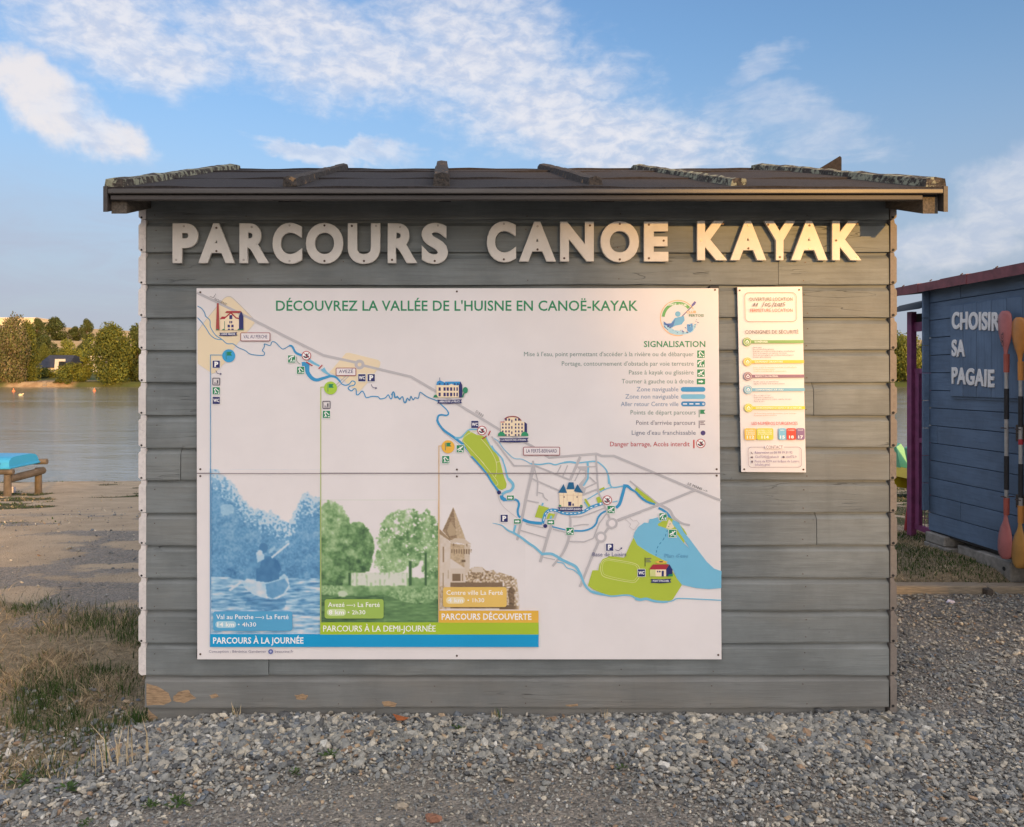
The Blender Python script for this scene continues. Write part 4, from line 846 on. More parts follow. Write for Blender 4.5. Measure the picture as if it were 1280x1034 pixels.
# gate with towers
m.poly(T(6, 462, 440, 690, 440, 686, 575, 468, 575), CRE); m.rect(*T(6, 520, 405)[0], *T(6, 620, 445)[0], CRE)
m.poly(T(6, 452, 440, 505, 352, 540, 440), TEA); m.poly(T(6, 604, 425, 642, 355, 698, 440), TEA); m.poly(T(6, 534, 405, 555, 335, 603, 335, 614, 405), TEA)
for a in ((505, 440, 505, 575), (648, 440, 648, 575), (462, 462, 690, 462), (540, 445, 540, 520), (600, 445, 600, 520)): m.line(T(6, *a), 0.4, ink(190, 156, 130), False)
m.rect(*T(6, 550, 527)[0], *T(6, 582, 568)[0], NAVY); m.rect(*T(6, 592, 545)[0], *T(6, 606, 568)[0], NAVY)
for xx in (510, 638): m.rect(*T(6, xx-5, 472)[0], *T(6, xx+5, 488)[0], ink(100, 70, 80))
for xx in (455, 665): m.poly(T(6, xx, 575, xx+8, 556, xx+26, 562, xx+30, 575), DGR)
ribbon(696, 727.5, 635.3, 4.2, 'PORTE SAINT-JULIEN')
# welcome hut
m.poly(T(8, 563, 560, 725, 560, 725, 628, 563, 628), ink(196, 196, 130)); m.poly(T(8, 618, 560, 725, 560, 725, 628, 618, 628), CRE); m.poly(T(8, 555, 560, 592, 510, 752, 508, 722, 560), ink(158, 46, 60)); m.poly(T(8, 722, 560, 755, 510, 785, 560, 785, 628, 722, 628), NAVY)
m.rect(*T(8, 632, 572)[0], *T(8, 645, 588)[0], NAVY); m.rect(*T(8, 652, 572)[0], *T(8, 668, 588)[0], NAVY); m.rect(*T(8, 678, 572)[0], *T(8, 700, 628)[0], NAVY); m.poly(T(8, 610, 485, 650, 472, 700, 472, 740, 485, 700, 500, 640, 500), ink(214, 172, 76)); m.rect(*T(8, 655, 478)[0], *T(8, 690, 490)[0], ink(60, 50, 60))
m.poly(T(8, 738, 628, 750, 608, 790, 604, 788, 628), DGR); ribbon(811.3, 837.5, 724.4, 4.2, "POINT D'ACCUEIL")
m.build('map_print', poster)
# ------------- printed pictures: tone grids painted on small cells
def inside(X, Y, pts):
    ins = np.zeros(X.shape, bool); n = len(pts)
    for i in range(n):
        x1, y1 = pts[i]; x2, y2 = pts[(i+1) % n]
        if y1 == y2: continue
        c = ((y1 > Y) != (y2 > Y)) & (X < (x2-x1)*(Y-y1)/(y2-y1)+x1); ins ^= c
    return ins
def ellm(X, Y, cx, cy, rx, ry, rough=0.0, seed=0, sc_=6):
    d = ((X-cx)/rx)**2+((Y-cy)/ry)**2
    return d+rough*(fbm(X/sc_, Y/sc_, seed, 4)-0.5)*2 < 1
def tone_grid(name, x0, x1, y0, y1, fn, cols, step=0.72, blur=2):
    nx = int((x1-x0)/step)+1; ny = int((y1-y0)/step)+1
    X, Y = np.meshgrid(np.linspace(x0, x1, nx), np.linspace(y0, y1, ny)); v = np.clip(fn(X, Y), 0, 1)
    for _ in range(blur): v = (v*4+np.roll(v, 1, 0)+np.roll(v, -1, 0)+np.roll(v, 1, 1)+np.roll(v, -1, 1))/8
    xs = np.linspace(0, 1, len(cols)); C = np.stack([np.interp(v.ravel(), xs, [c[k] for c in cols]) for k in range(3)], 1)
    d = 0.00022
    V = np.stack([px_x(X.ravel()), np.full(X.size, YP-d), px_z(Y.ravel())], 1)
    i = np.arange(nx*ny).reshape(ny, nx); F = np.stack([i[:-1, :-1].ravel(), i[1:, :-1].ravel(), i[1:, 1:].ravel(), i[:-1, 1:].ravel()], 1)
    return link(name, np_mesh(name, V, F, C), poster, M['print'])
def blue_pic(X, Y):
    n = fbm(X/5, Y/5, 51, 5); f = fbm(X/1.7, Y/1.7, 52, 3); big = fbm(X/16, Y/14, 53, 3)
    top = np.interp(X, [265, 275, 288, 300, 312, 325, 340, 352, 362, 372, 378, 385, 395, 401], [586, 592, 602, 618, 634, 640, 642, 650, 655, 636, 622, 618, 622, 622])
    v = 0.36+0.30*(n-0.5)+0.38*(f-0.5)+0.22*(big-0.5)
    v = v-0.10*sm(Y, 660, 720)
    lace = fbm(X/2.2, Y/2.2, 54, 4)+0.012*(Y-top)
    v = v+(0.92-v)*(Y < top+26)*sm(0.66-lace, 0.0, 0.10)*0.8; v = np.where(Y < top-3+10*(n-0.5), 1.0, v)
    v = np.where(ellm(X, Y, 285, 636, 9, 7, .5, 55, 4), v*0.5+0.42, v)
    w = fbm(X/14+Y*0.04, Y/2.0, 56, 4); water = 0.50+1.25*(w-0.5)+0.16*(fbm(X/5, Y/1.1, 57, 3)-0.5)*2
    water = water+0.18*sm(Y, 745, 780)
    yl = 722+3*(big-0.5)-3*sm(X, 300, 265); v = np.where(Y > yl, water, v)
    v = np.where((Y > 722) & ellm(X, Y, 334, 752, 26, 10, .5, 58, 5), v*0.55, v)
    # boat, paddler, paddle
    v = np.where(inside(X, Y, [(304, 726), (310, 722), (322, 725), (346, 724), (356, 716), (361, 720), (363, 732), (357, 742), (346, 748), (334, 747), (318, 742), (307, 734)]), 0.80+0.5*(n-0.5), v)
    v = np.where(inside(X, Y, [(333, 729), (357, 722), (362, 730), (355, 741), (342, 747), (335, 744)]), 0.36+0.2*(n-.5), v)
    v = np.where(inside(X, Y, [(322, 700), (328, 695), (341, 694), (346, 698), (350, 712), (350, 723), (336, 727), (321, 725)]), 0.14+0.15*(n-0.5), v)
    v = np.where(inside(X, Y, [(345, 697), (349, 700), (353, 711), (350, 715), (343, 708)]), 0.05+0.1*n, v)
    v = np.where(inside(X, Y, [(321, 692), (329, 694), (326, 708), (318, 712), (307, 725), (303, 723), (306, 716), (312, 703)]), 0.30+0.3*(n-0.5), v)
    v = np.where(inside(X, Y, [(321, 689), (331, 692), (331, 698), (323, 702)]), 0.72, v)
    v = np.where(ellm(X, Y, 330.5, 684, 5.6, 6.5), 0.16, v); v = np.where(ellm(X, Y, 326, 690, 3.4, 3.4), 0.82, v)
    v = np.where(inside(X, Y, [(287, 736), (289, 738), (304, 727), (302, 725)]), 0.85, v); v = np.where(inside(X, Y, [(340, 695), (341, 697), (363, 679), (362, 677)]), 0.88, v); v = np.where(inside(X, Y, [(337, 691), (338, 686), (345, 681), (345, 684), (341, 690)]), 0.6, v)
    return v
P_ = (0.808, 0.762, 0.757)
tone_grid('blue_river_picture', 265.3, 401, 586, 790.5, blue_pic, [ink(44, 92, 138), ink(96, 144, 180), ink(152, 184, 204), P_])
def green_pic(X, Y):
    n = fbm(X/5, Y/5, 61, 5); f = fbm(X/1.8, Y/1.8, 62, 3); big = fbm(X/13, Y/13, 63, 3)
    v = np.ones_like(X); tx = 0.38+0.75*(n-0.5)+0.42*(f-0.5)+0.5*(big-0.5)
    left = ellm(X, Y, 414, 668, 26, 42, .22, 64) | ellm(X, Y, 446, 686, 22, 34, .25, 65) | ellm(X, Y, 404, 712, 30, 30, .2, 66)
    right = ellm(X, Y, 506, 672, 34, 36, .35, 67) | ellm(X, Y, 490, 700, 22, 20, .4, 68) | ellm(X, Y, 532, 666, 18, 28, .55, 69) | ellm(X, Y, 541, 700, 14, 26, .7, 70)
    tx = tx+0.12; v = np.where(left, tx-0.003*(Y-650)-0.08*sm(X, 420, 460), v); v = np.where(right & (fbm(X/2.6, Y/2.6, 77, 3) > 0.28+0.09*sm(Y, 690, 650)), tx-0.05*sm(Y, 680, 720), v)
    v = np.where((Y > 706) & (Y < 736) & ((X < 440) | ((X > 510) & (Y > 721+4*(n-.5)))), np.minimum(v, 0.42+0.5*(n-0.5)), v)
    v = np.where((Y > 715) & (Y < 733) & (X > 440) & (X < 510), 0.90-0.22*sm(n, .45, .6)*(np.sin(X*1.1) > 0.2), v)
    for a in ((437.5, 1.3, 715), (513, 1.6, 700), (532, 1.5, 690)): v = np.where((np.abs(X-a[0]) < a[1]) & (Y > a[2]) & (Y < 732), 0.03, v)
    v = np.where(Y > 731+2*(n-.5), 0.50+0.7*(n-0.5)-0.012*(Y-731), v)
    v = np.where(ellm(X, Y, 416, 737, 20, 7, .5, 71, 4), 0.52+0.9*(f-0.5), v); v = np.where(ellm(X, Y, 512, 744, 24, 9, .6, 72, 4) | ellm(X, Y, 540, 740, 14, 9, .5, 73, 4), 0.46+0.9*(f-0.5), v)
    wl = np.interp(X, [402, 440, 480, 510, 548], [742, 744, 742, 752, 756]); w = 0.10+0.5*(fbm(X/9, Y/1.6, 74, 4)-0.42)+0.12*(X > 480); v = np.where(Y > wl, w, v)
    v = np.where(ellm(X, Y, 429, 741, 6, 4, .7, 75, 2), 0.8, v)
    return v
tone_grid('green_park_picture', 402.4, 547.8, 624, 776.5, green_pic, [ink(58, 86, 62), ink(104, 138, 92), ink(156, 180, 136), P_])
def castle_pic(X, Y):
    n = fbm(X/4, Y/4, 81, 5); f = fbm(X/1.6, Y/1.6, 82, 3); v = np.ones_like(X); PG = lambda *a: inside(X, Y, [(540+a[i]/6.464, 620+a[i+1]/6.464) for i in range(0, len(a), 2)])
    d = lambda m_, t_: np.where(m_, t_, v)
    v = d(PG(60, 300, 130, 350, 150, 380, 150, 900, 60, 900), 0.86+0.12*(n-.5)); v = d(PG(60, 260, 90, 290, 150, 350, 150, 362, 60, 300), 0.45)
    v = d(PG(172, 85, 85, 275, 150, 350, 270, 345, 250, 290, 215, 200), 0.42+0.4*(f-.5)); v = d(PG(172, 85, 185, 130, 270, 345, 200, 340), 0.68+0.3*(f-.5)); v = d(PG(120, 275, 150, 200, 190, 260, 195, 310, 140, 320), 0.60)
    v = d(PG(145, 360, 180, 335, 260, 340, 320, 385, 270, 385, 200, 370, 150, 378), 0.80); v = d(PG(150, 378, 310, 392, 305, 440, 290, 480, 305, 600, 300, 640, 150, 620), 0.66+0.35*(f-.5)+0.0012*(np.abs(X-575))*0)
    v = d(PG(260, 380, 312, 392, 306, 440, 300, 640, 262, 630), 0.82+.1*(f-.5))
    st = (np.sin(X*2.05) > 0.1) & PG(150, 425, 320, 425, 310, 465, 150, 455); v = np.where(st, 0.30, v); v = d(PG(238, 508, 268, 508, 268, 530, 238, 530), 0.22); v = d(PG(168, 375, 180, 375, 180, 400, 168, 395) | PG(275, 380, 285, 380, 285, 405, 275, 400), 0.35)
    v = d(PG(150, 500, 260, 572, 262, 580, 150, 580), 0.90); v = d(PG(150, 580, 265, 580, 265, 690, 150, 690), 0.84); v = d(PG(162, 620, 232, 620, 232, 678, 162, 678), 0.28); v = d(PG(242, 620, 250, 620, 250, 680, 242, 680), 0.4)
    v = d(PG(85, 405, 96, 405, 96, 530, 85, 530) | PG(85, 610, 95, 615, 95, 720, 85, 720) | PG(128, 590, 134, 590, 134, 660, 128, 660), 0.42)
    v = d(PG(270, 640, 320, 570, 400, 565, 440, 600, 500, 590, 510, 690, 270, 690), 0.62+1.3*(f-.5)); v = d(PG(320, 572, 400, 568, 430, 610, 320, 610), 0.85); v = d(PG(500, 600, 560, 615, 640, 640, 680, 660, 700, 800, 710, 900, 580, 900, 580, 690, 500, 690), 0.68+1.3*(f-.5)+.2*(n-.5))
    v = d(PG(150, 690, 570, 690, 570, 722, 150, 722), 0.30+.1*(f-.5)); v = d(PG(150, 722, 590, 722, 600, 900, 150, 900), 0.38+.3*(n-.5)); v = d(PG(615, 740, 640, 725, 665, 745, 660, 880, 620, 880), 0.25+.6*(f-.5)); v = d(PG(560, 870, 700, 880, 700, 908, 540, 908), 0.22); v = d(PG(60, 720, 100, 720, 120, 905, 60, 905), 0.72+.6*(f-.5))
    v = np.where(v < 0.999, np.clip(v, 0, .95)**1.1*0.97, v)
    fade = (1-sm(X, 641+4*(n-.5), 653+4*(n-.5))); v = 1-(1-v)*fade
    v = 1-(1-v)*sm(Y, 703, 712)*1.0 if False else v
    v = np.where((X > 618) & (Y < 716) & (X < 650), 1-(1-v)*sm(Y+0.4*(640-X), 702, 718), v)
    return v
tone_grid('castle_picture', 549.4, 656, 630, 762, castle_pic, [ink(74, 62, 52), ink(132, 110, 88), ink(184, 162, 134), P_], 0.6, 1)
c = Print()
c.rect(264.3, 790.5, 672.5, 806.6, ink(22, 142, 190)); c.rect(401.3, 776, 672.5, 791.2, ink(156, 180, 52)); c.rect(548.3, 761.5, 672.3, 776.4, ink(214, 166, 68))
c.line([(264.8, 585), (264.8, 806)], 0.9, ink(64, 136, 180), False); c.line([(401.6, 624), (401.6, 790)], 0.9, ink(160, 176, 76), False); c.line([(548.6, 624), (548.6, 776)], 0.9, ink(206, 162, 92), False)
c.text('PARCOURS À LA JOURNÉE', 268.3, 380.5, 802.2, 7.4, WH, 0.022); c.text('PARCOURS À LA DEMI-JOURNÉE', 405, 544.5, 787.4, 7.4, WH, 0.022); c.text('PARCOURS DÉCOUVERTE', 552, 663.5, 772.6, 7.4, WH, 0.022)
for (x0, y0, x1, y1, bg, pill, a, ax0, ax1, k, kx0, kx1, h, hx0, hx1) in ((268.4, 762.3, 366.8, 786.5, ink(82, 152, 190), ink(158, 192, 206), 'Val au Perche —› La Ferté', 272.2, 362, '14 km', 273.6, 294.6, '• 4h30', 299, 321.8),
        (406.8, 747.2, 480, 771.2, ink(148, 174, 84), ink(190, 204, 152), 'Avezé —› La Ferté', 411, 475.2, '8 km', 412, 431, '• 2h30', 435.4, 457.4),
        (553.8, 732.2, 632.8, 757, ink(214, 176, 96), ink(222, 204, 164), 'Centre ville La Ferté', 558, 628, '4 km', 560, 578.5, '• 1h30', 584, 605)):
    c.rect(x0, y0, x1, y1, bg, 3); c.text(a, ax0, ax1, y0+9.6, 5.6, WH, 0.006); c.rect(kx0-2.4, y0+12.2, kx1+2.4, y0+20.6, pill, 4); c.text(k, kx0, kx1, y0+18.8, 5.0, WH, 0.022); c.text(h, hx0, hx1, y0+18.8, 5.0, WH, 0.006)
c.text('Conception : Bérénice Gandemer', 263, 334.5, 813.6, 3.1, ink(120, 112, 132), 0.0); c.circ(339.8, 812.3, 3.2, ink(88, 96, 150), n=8); c.circ(339.8, 812.3, 1.4, ink(170, 170, 196), n=8); c.text('beecrine.fr', 345, 368, 813.6, 3.1, ink(120, 112, 132), 0.0)
c.line([(248, 591.1), (898.3, 591.1)], 0.9, ink(128, 116, 120), False)
c.build('caption_bars_print', poster)
# ------------- notice on the right
A0 = R(1.15)
def rotf(x, y):
    dx, dy = x-962.5, y-475; return (962.5+dx*math.cos(A0*0.25)+dy*math.sin(A0)*1.06, 475+dy*math.cos(A0)-dx*math.sin(A0*0.15))
notice = empty('notice_sign', (px_x(965), FY, px_z(590)), 'tall narrow sunlit notice of coloured safety rules right of the map', 'notice')
MB().prism([(px_x(x), YP, px_z(y)) for x, y in [rotf(922.4, 359.5), rotf(1002.8, 359), rotf(1002.8, 590.2), rotf(922.4, 589.3)]], (0, 0.005, 0)).build('panel_sheet', M['white_panel'], notice)
for (x, y) in ((925, 363.5), (999, 363), (926, 586), (999.5, 586.5)):
    x, y = rotf(x, y); p = Vector((px_x(x), YP, px_z(y))); MB().tube([p, p+Vector((0, -0.0022, 0))], 0.0042, 8).build('screw', M['screw'], notice)
    MB().box(p.x-0.015, p.x+0.015, YP+0.0055, FY+0.02, p.z-0.015, p.z+0.015).build('spacer', M['soffit'], notice)
q = Print(rotf); DK = ink(96, 80, 92)
q.box(930.6, 366.5, 994.6, 402.5, 0.6, ink(150, 124, 112), 5); q.text('OUVERTURE LOCATION', 936.3, 990, 376.6, 4.0, ink(112, 104, 96), 0.008); q.text('FERMETURE LOCATION', 937, 989.7, 390.4, 3.9, ink(208, 84, 70), 0.004)
for s in ([(940.4, 383.5), (943, 379.5), (941.6, 384)], [(944, 383.5), (946.6, 379.5), (945.2, 384)], [(951.5, 385), (955, 378)], [(956.6, 380), (955.8, 382.6), (957.8, 383), (958.4, 380.6), (956.8, 380)], [(962.6, 379.6), (960.2, 380), (960, 381.6), (962, 382.2), (961, 383.8), (959.4, 383.4)], [(963.8, 385), (967.4, 378)], [(967.8, 380.5), (969.6, 379.6), (968.6, 382), (967.4, 383.4), (970.4, 383.2)], [(972.2, 380.2), (971.2, 382.6), (973.2, 383), (973.8, 380.4), (972.2, 380.2)], [(974.8, 380.5), (976.6, 379.6), (975.6, 382), (974.4, 383.4), (977.4, 383)], [(980.8, 379), (978.6, 379.4), (978.4, 381), (980.2, 381.4), (979.4, 383.2), (978, 383)]): q.line(s, 0.65, ink(60, 50, 70))
q.text('CONSIGNES DE SÉCURITÉ', 930.2, 996.4, 417.4, 4.2, DK, 0.004)
bars = [(427.5, ink(108, 152, 92), 'SE PRÉPARER', 941.5, 958, ["Savoir nager", "Être en bonne forme physique", "Respecter ses conditions météorologiques et hydrauliques", "Avoir lu et respecté son matériel, son niveau", "Avoir une tenue adaptée aux conditions météorologiques", "(casque, gilet, chapeau)"], DK),
        (452.3, ink(238, 180, 76), 'ÉQUIPEMENT OBLIGATOIRE', 941.5, 976, ["Porter un gilet de sauvetage homologué à la taille adaptée", "Porter des chaussures fermées", "Un sifflet ou un dispositif de communication"], ink(222, 178, 110)),
        (470.3, ink(132, 98, 122), 'RESPECT DU MATÉRIEL', 941.5, 970, ["Prendre soin de son matériel loué", "Signaler à l'équipe tout incident survenu"], DK),
        (487.0, ink(112, 168, 192), 'COMPORTEMENT SUR L\'EAU', 941.5, 976, ["Être au calme à l'eau !", "Respecter la signalisation", "S'éloigner des zones à risques : rapides, barrages", "Rester groupés"], ink(150, 130, 130)),
        (509.6, ink(200, 192, 64), 'ENVIRONNEMENT ET RESPECT DE LA NATURE', 941.5, 998, ["Ne laisser aucun déchet dans la nature ou sur les berges", "Respecter la faune et la flore"], ink(196, 156, 120))]
for yb, colr, ttl, tx0, tx1, lines, lc in bars:
    q.rect(933, yb-1.9, 1002.4, yb+1.9, colr); q.circ(932.4, yb, 5.3, colr, n=20); q.circ(932.4, yb, 4.4, ink(224, 206, 180), n=18); q.circ(932.4, yb, 3.9, colr, n=18); q.line([(930.2, yb+0.8), (932.4, yb-1.8), (934.6, yb+.8)], 0.9, WH, False); q.rect(930.6, yb+1.2, 934.2, yb+2.0, WH)
    q.text(ttl, tx0, tx1, yb+1.1, 2.0, WH, 0.02)
    for k, ln in enumerate(lines):
        q.text(ln, 939.0+0.3, min(1000, 939.3+len(ln)*0.93), yb+7.6+k*2.42, 1.6, lc, 0.0, res=1)
q.text("LES NUMÉROS D'URGENCES", 935.8, 992.8, 530.7, 3.6, ink(204, 74, 66), 0.004)
for (x0, x1, colr, a, num) in ((926.7, 941.2, ink(246, 178, 80), 'NUMÉRO\nD\'URGENCE\nEUROPÉEN', '112'), (941.7, 962.4, ink(198, 194, 74), 'NUMÉRO POUR\nPERSONNES SOURDES\nET MALENTENDANTES', '114'), (969, 978.2, ink(118, 178, 204), 'SAMU', '15'), (978.8, 990.6, ink(208, 66, 58), 'POMPIERS', '18'), (991.2, 1001.2, ink(128, 98, 134), 'POLICE', '17')):
    q.rect(x0, 535, x1, 549.3, colr, 2)
    for k, ln in enumerate(a.split('\n')): q.text(ln, x0+1.8, x1-1.8, 538.2+k*2.4, 1.5, WH, 0.01, res=1)
    mx = (x0+x1)/2; q.text(num, mx-len(num)*1.5, mx+len(num)*1.5, 547.6, 3.4, WH, 0.035)
q.box(930.6, 558.4, 996.6, 583.4, 0.5, ink(140, 118, 130), 4); q.rect(951.8, 556.5, 975, 560.5, ink(222, 208, 206)); q.text('CONTACT', 953, 973.6, 560.2, 3.6, DK, 0.006)
q.text('Réservation au 06 98 19 31 92', 939, 985.5, 566.4, 2.9, ink(130, 106, 140), 0.006); q.text('Ckcf7200@yahoo.fr', 939, 969, 571.8, 2.9, ink(130, 106, 140), 0); q.circ(974.4, 570.8, 1.4, DK, n=10); q.text('ckcf72.fr', 977.8, 991, 571.8, 2.9, ink(130, 106, 140), 0)
q.text('Point de RDV sur la Base de Loisirs', 938.6, 993.6, 577.3, 2.9, ink(130, 106, 140), 0); q.text('(chalet gris)', 938.8, 957.3, 581.4, 2.9, ink(130, 106, 140), 0)
q.line([(934.2, 564.3), (935, 566), (936, 566.8)], 0.9, DK); q.rect(933.6, 570, 936.4, 572, DK); q.circ(935.2, 576.2, 1.3, DK, n=10); q.poly([(934.1, 576.6), (936.3, 576.6), (935.2, 578.8)], DK)
q.build('notice_print', notice)
# ---------------------------------------------------------------- blue hut on the right (its long side runs away from us)
M['blue'] = painted_wood('blue_painted_boards', (0.105, 0.170, 0.275), 'y', 0.2, rough=0.5)
M['bluez'] = painted_wood('blue_painted_upright_planks', (0.112, 0.180, 0.290), 'z', 0.18, rough=0.5)
M['purple_sheet'] = simple('purple_roof_sheet', (0.17, 0.05, 0.06), 0.55, 0.3, 8, 0.001)
M['purple'] = simple('purple_painted_frame', (0.21, 0.045, 0.14), 0.5, 0.18, 12, 0.001)
M['cblock'] = simple('grey_concrete_block', (0.25, 0.24, 0.22), 0.95, 0.22, 18, 0.004)
M['rail'] = simple('brown_grey_rail_wood', (0.075, 0.062, 0.052), 0.85, 0.3, 14, 0.002, stretch=(8, 1, 8))
BX = 4.37; BY1 = 6.93; BY0 = 4.1
bh = empty('boat_hire_hut', (BX+1.2, 5.6, 0.2), 'blue boarded hut on concrete blocks with a purple roof edge', 'hut')
zb = 0.185; k = 0
while zb < 2.34:
    zt = min(zb+0.157, 2.36)
    y0 = BY0; cuts = [BY0, BY1-0.0] if k % 4 != 1 else [BY0, 6.2+0.3*(k % 3), BY1]
    for a, b in zip(cuts[:-1], cuts[1:]):
        MB().bbox(BX, BX+0.022, a+0.002, b-0.002, zb+0.0025, zt-0.0025, 0.003).build('board', M['blue'], bh)
    zb = zt; k += 1
MB().box(BX+0.024, BX+0.05, BY0, BY1, 0.19, 2.35).build('wall_lining', M['dark'], bh)
MB().box(BX+0.05, BX+2.5, BY1-0.03, BY1, 0.19, 2.33).box(BX+0.05, BX+2.5, BY0, BY0+0.03, 0.19, 2.33).build('end_wall', M['blue'], bh)
MB().box(BX+0.02, BX+2.5, BY0, BY1, 0.165, 0.188).build('floor', M['soffit'], bh)
# projecting corner shutter at the far end
for k in range(8):
    z0 = 0.36+k*0.2475
    MB().bbox(BX-0.06, BX-0.002, BY1-0.022, BY1-0.001, z0+0.002, min(z0+0.2455, 2.335), 0.003).build('corner_board', M['blue'], bh)
# upright planks that carry the lettering
for k in range(9):
    y1 = px = 6.60-k*0.165
    MB().bbox(BX-0.022, BX-0.002, y1-0.163, y1-0.002, 1.395, 2.17+0.0*k, 0.003).build('sign_plank', M['bluez'], bh)
MB().box(BX-0.010, BX-0.001, 5.10, 6.58, 1.375, 1.393).build('sign_ledge', M['blue'], bh)
RAILS = []
for (z0, z1) in ((1.075, 1.20), (0.575, 0.675)):
    MB().bbox(BX-0.055, BX-0.002, 4.4, 5.80, z0, z1, 0.004).build('rail', M['rail'], bh)
# roof: purple sheets in short lengths over a dark board
ye = 7.30
def broof(x): return 2.395+(x-4.25)*0.10
MB().prism([(4.27, 4.0, broof(4.27)-0.07), (4.27, 4.0, broof(4.27)-0.02), (7.0, 4.0, broof(7.0)-0.02), (7.0, 4.0, broof(7.0)-0.07)], (0, ye-4.03, 0)).build('roof_deck', M['soffit'], bh)
yy = 4.0; k = 0
while yy < ye:
    y2 = min(yy+0.32, ye); dz = 0.004*(k % 2)
    MB().prism([(4.245-dz, yy, broof(4.245)-0.075+random.uniform(-.006, .004)), (4.245-dz, yy, broof(4.245)+dz), (7.0, yy, broof(7.0)+dz), (7.0, yy, broof(7.0)-0.014+dz), (4.255-dz, yy, broof(4.255)-0.014+dz), (4.255-dz, yy, broof(4.255)-0.075)], (0, y2-yy+0.01, 0)).build('roof_sheet', M['purple_sheet'], bh)
    yy += 0.32; k += 1
n = 0
while n < 8:
    y = 4.3+n*0.4; MB().tube([(4.238, y, broof(4.245)+0.004), (4.255, y, broof(4.245)+0.016)], 0.005, 6).build('roof_screw', M['screw'], bh); n += 1
# concrete blocks beneath
blk = lambda y0, y1, z0, z1, x0=BX-0.03, x1=BX+0.17: (x0, x1, y0, y1, z0, z1)
for i, (bb, lab) in enumerate(((blk(6.66, 6.93, 0.085, 0.172), 'small concrete block on top of another under the far corner of the blue hut'),
        (blk(6.60, 6.95, -0.10, 0.082), 'concrete block on the grass under the far corner of the blue hut'),
        (blk(6.28, 6.585, 0.03, 0.125, BX+0.03, BX+0.22), 'broken concrete block in the middle of the row under the blue hut'),
        (blk(6.30, 6.56, -0.10, 0.027, BX+0.0, BX+0.20), 'low concrete slab beneath the broken block under the blue hut'),
        (blk(5.88, 6.27, -0.09, 0.145), 'nearest long concrete block with a dark hole under the blue hut'))):
    b = MB(); b.bbox(*bb, 0.008); o = b.build('concrete_block', M['cblock']); tag(o, lab, 'concrete block', 'concrete blocks under the blue hut')
    if i == 4: MB().tube([(BX-0.0325, 5.95, 0.075), (BX-0.0315, 5.95, 0.075)], 0.017, 10).build('hole', M['dark'], o)
# hut lettering
def side_word(st, px0, px1, yA, yB, lab, dy=0.0):
    """yA, yB: top and bottom pixel at the left end"""
    Xw = BX-0.0225; Y0 = Xw*FPX/(px0-PX0); Y1 = Xw*FPX/(px1-PX0); zt = EYE+(PY0-yA)*Y0/FPX; zb = EYE+(PY0-yB)*Y0/FPX
    W = Y0-Y1; V, F = text_mesh2d(st, 0.03, 4); mx = max(v[0] for v in V)
    adv = []; x = 0
    e = empty('word_sign', (Xw, (Y0+Y1)/2, zb), lab, 'sign lettering')
    # per letter placement from the whole word layout
    for i in range(len(st)):
        pre = text_mesh2d(st[:i+1], 0.03, 2)[0]; r = max(v[0] for v in pre)
        one = text_mesh2d(st[i], 0.03, 2)[0]; wch = max(v[0] for v in one)-min(v[0] for v in one)
        a = (r-wch)/mx*W; w = wch/mx*W; f = (a+w/2)/W; z0 = zb-dy*f
        me = solid_glyph(st[i], Vector((Xw, Y0-a, z0)), Vector((0, -1, 0)), Vector((0, 0, 1)), Vector((-1, 0, 0)), w, zt-zb, 0.024, 0.009)
        link('letter', me, e, M['letter_white'])
side_word('CHOISIR', 1190.5, 1250.5, 390, 411.5, 'white letters reading CHOISIR, top word on the blue hut', 0.05)
side_word('SA', 1190.5, 1207, 424.5, 445.5, 'white letters reading SA, middle word on the blue hut', 0.01)
side_word('PAGAIE', 1190, 1243.5, 458.8, 479.4, 'white letters reading PAGAIE, lowest word on the blue hut', 0.03)
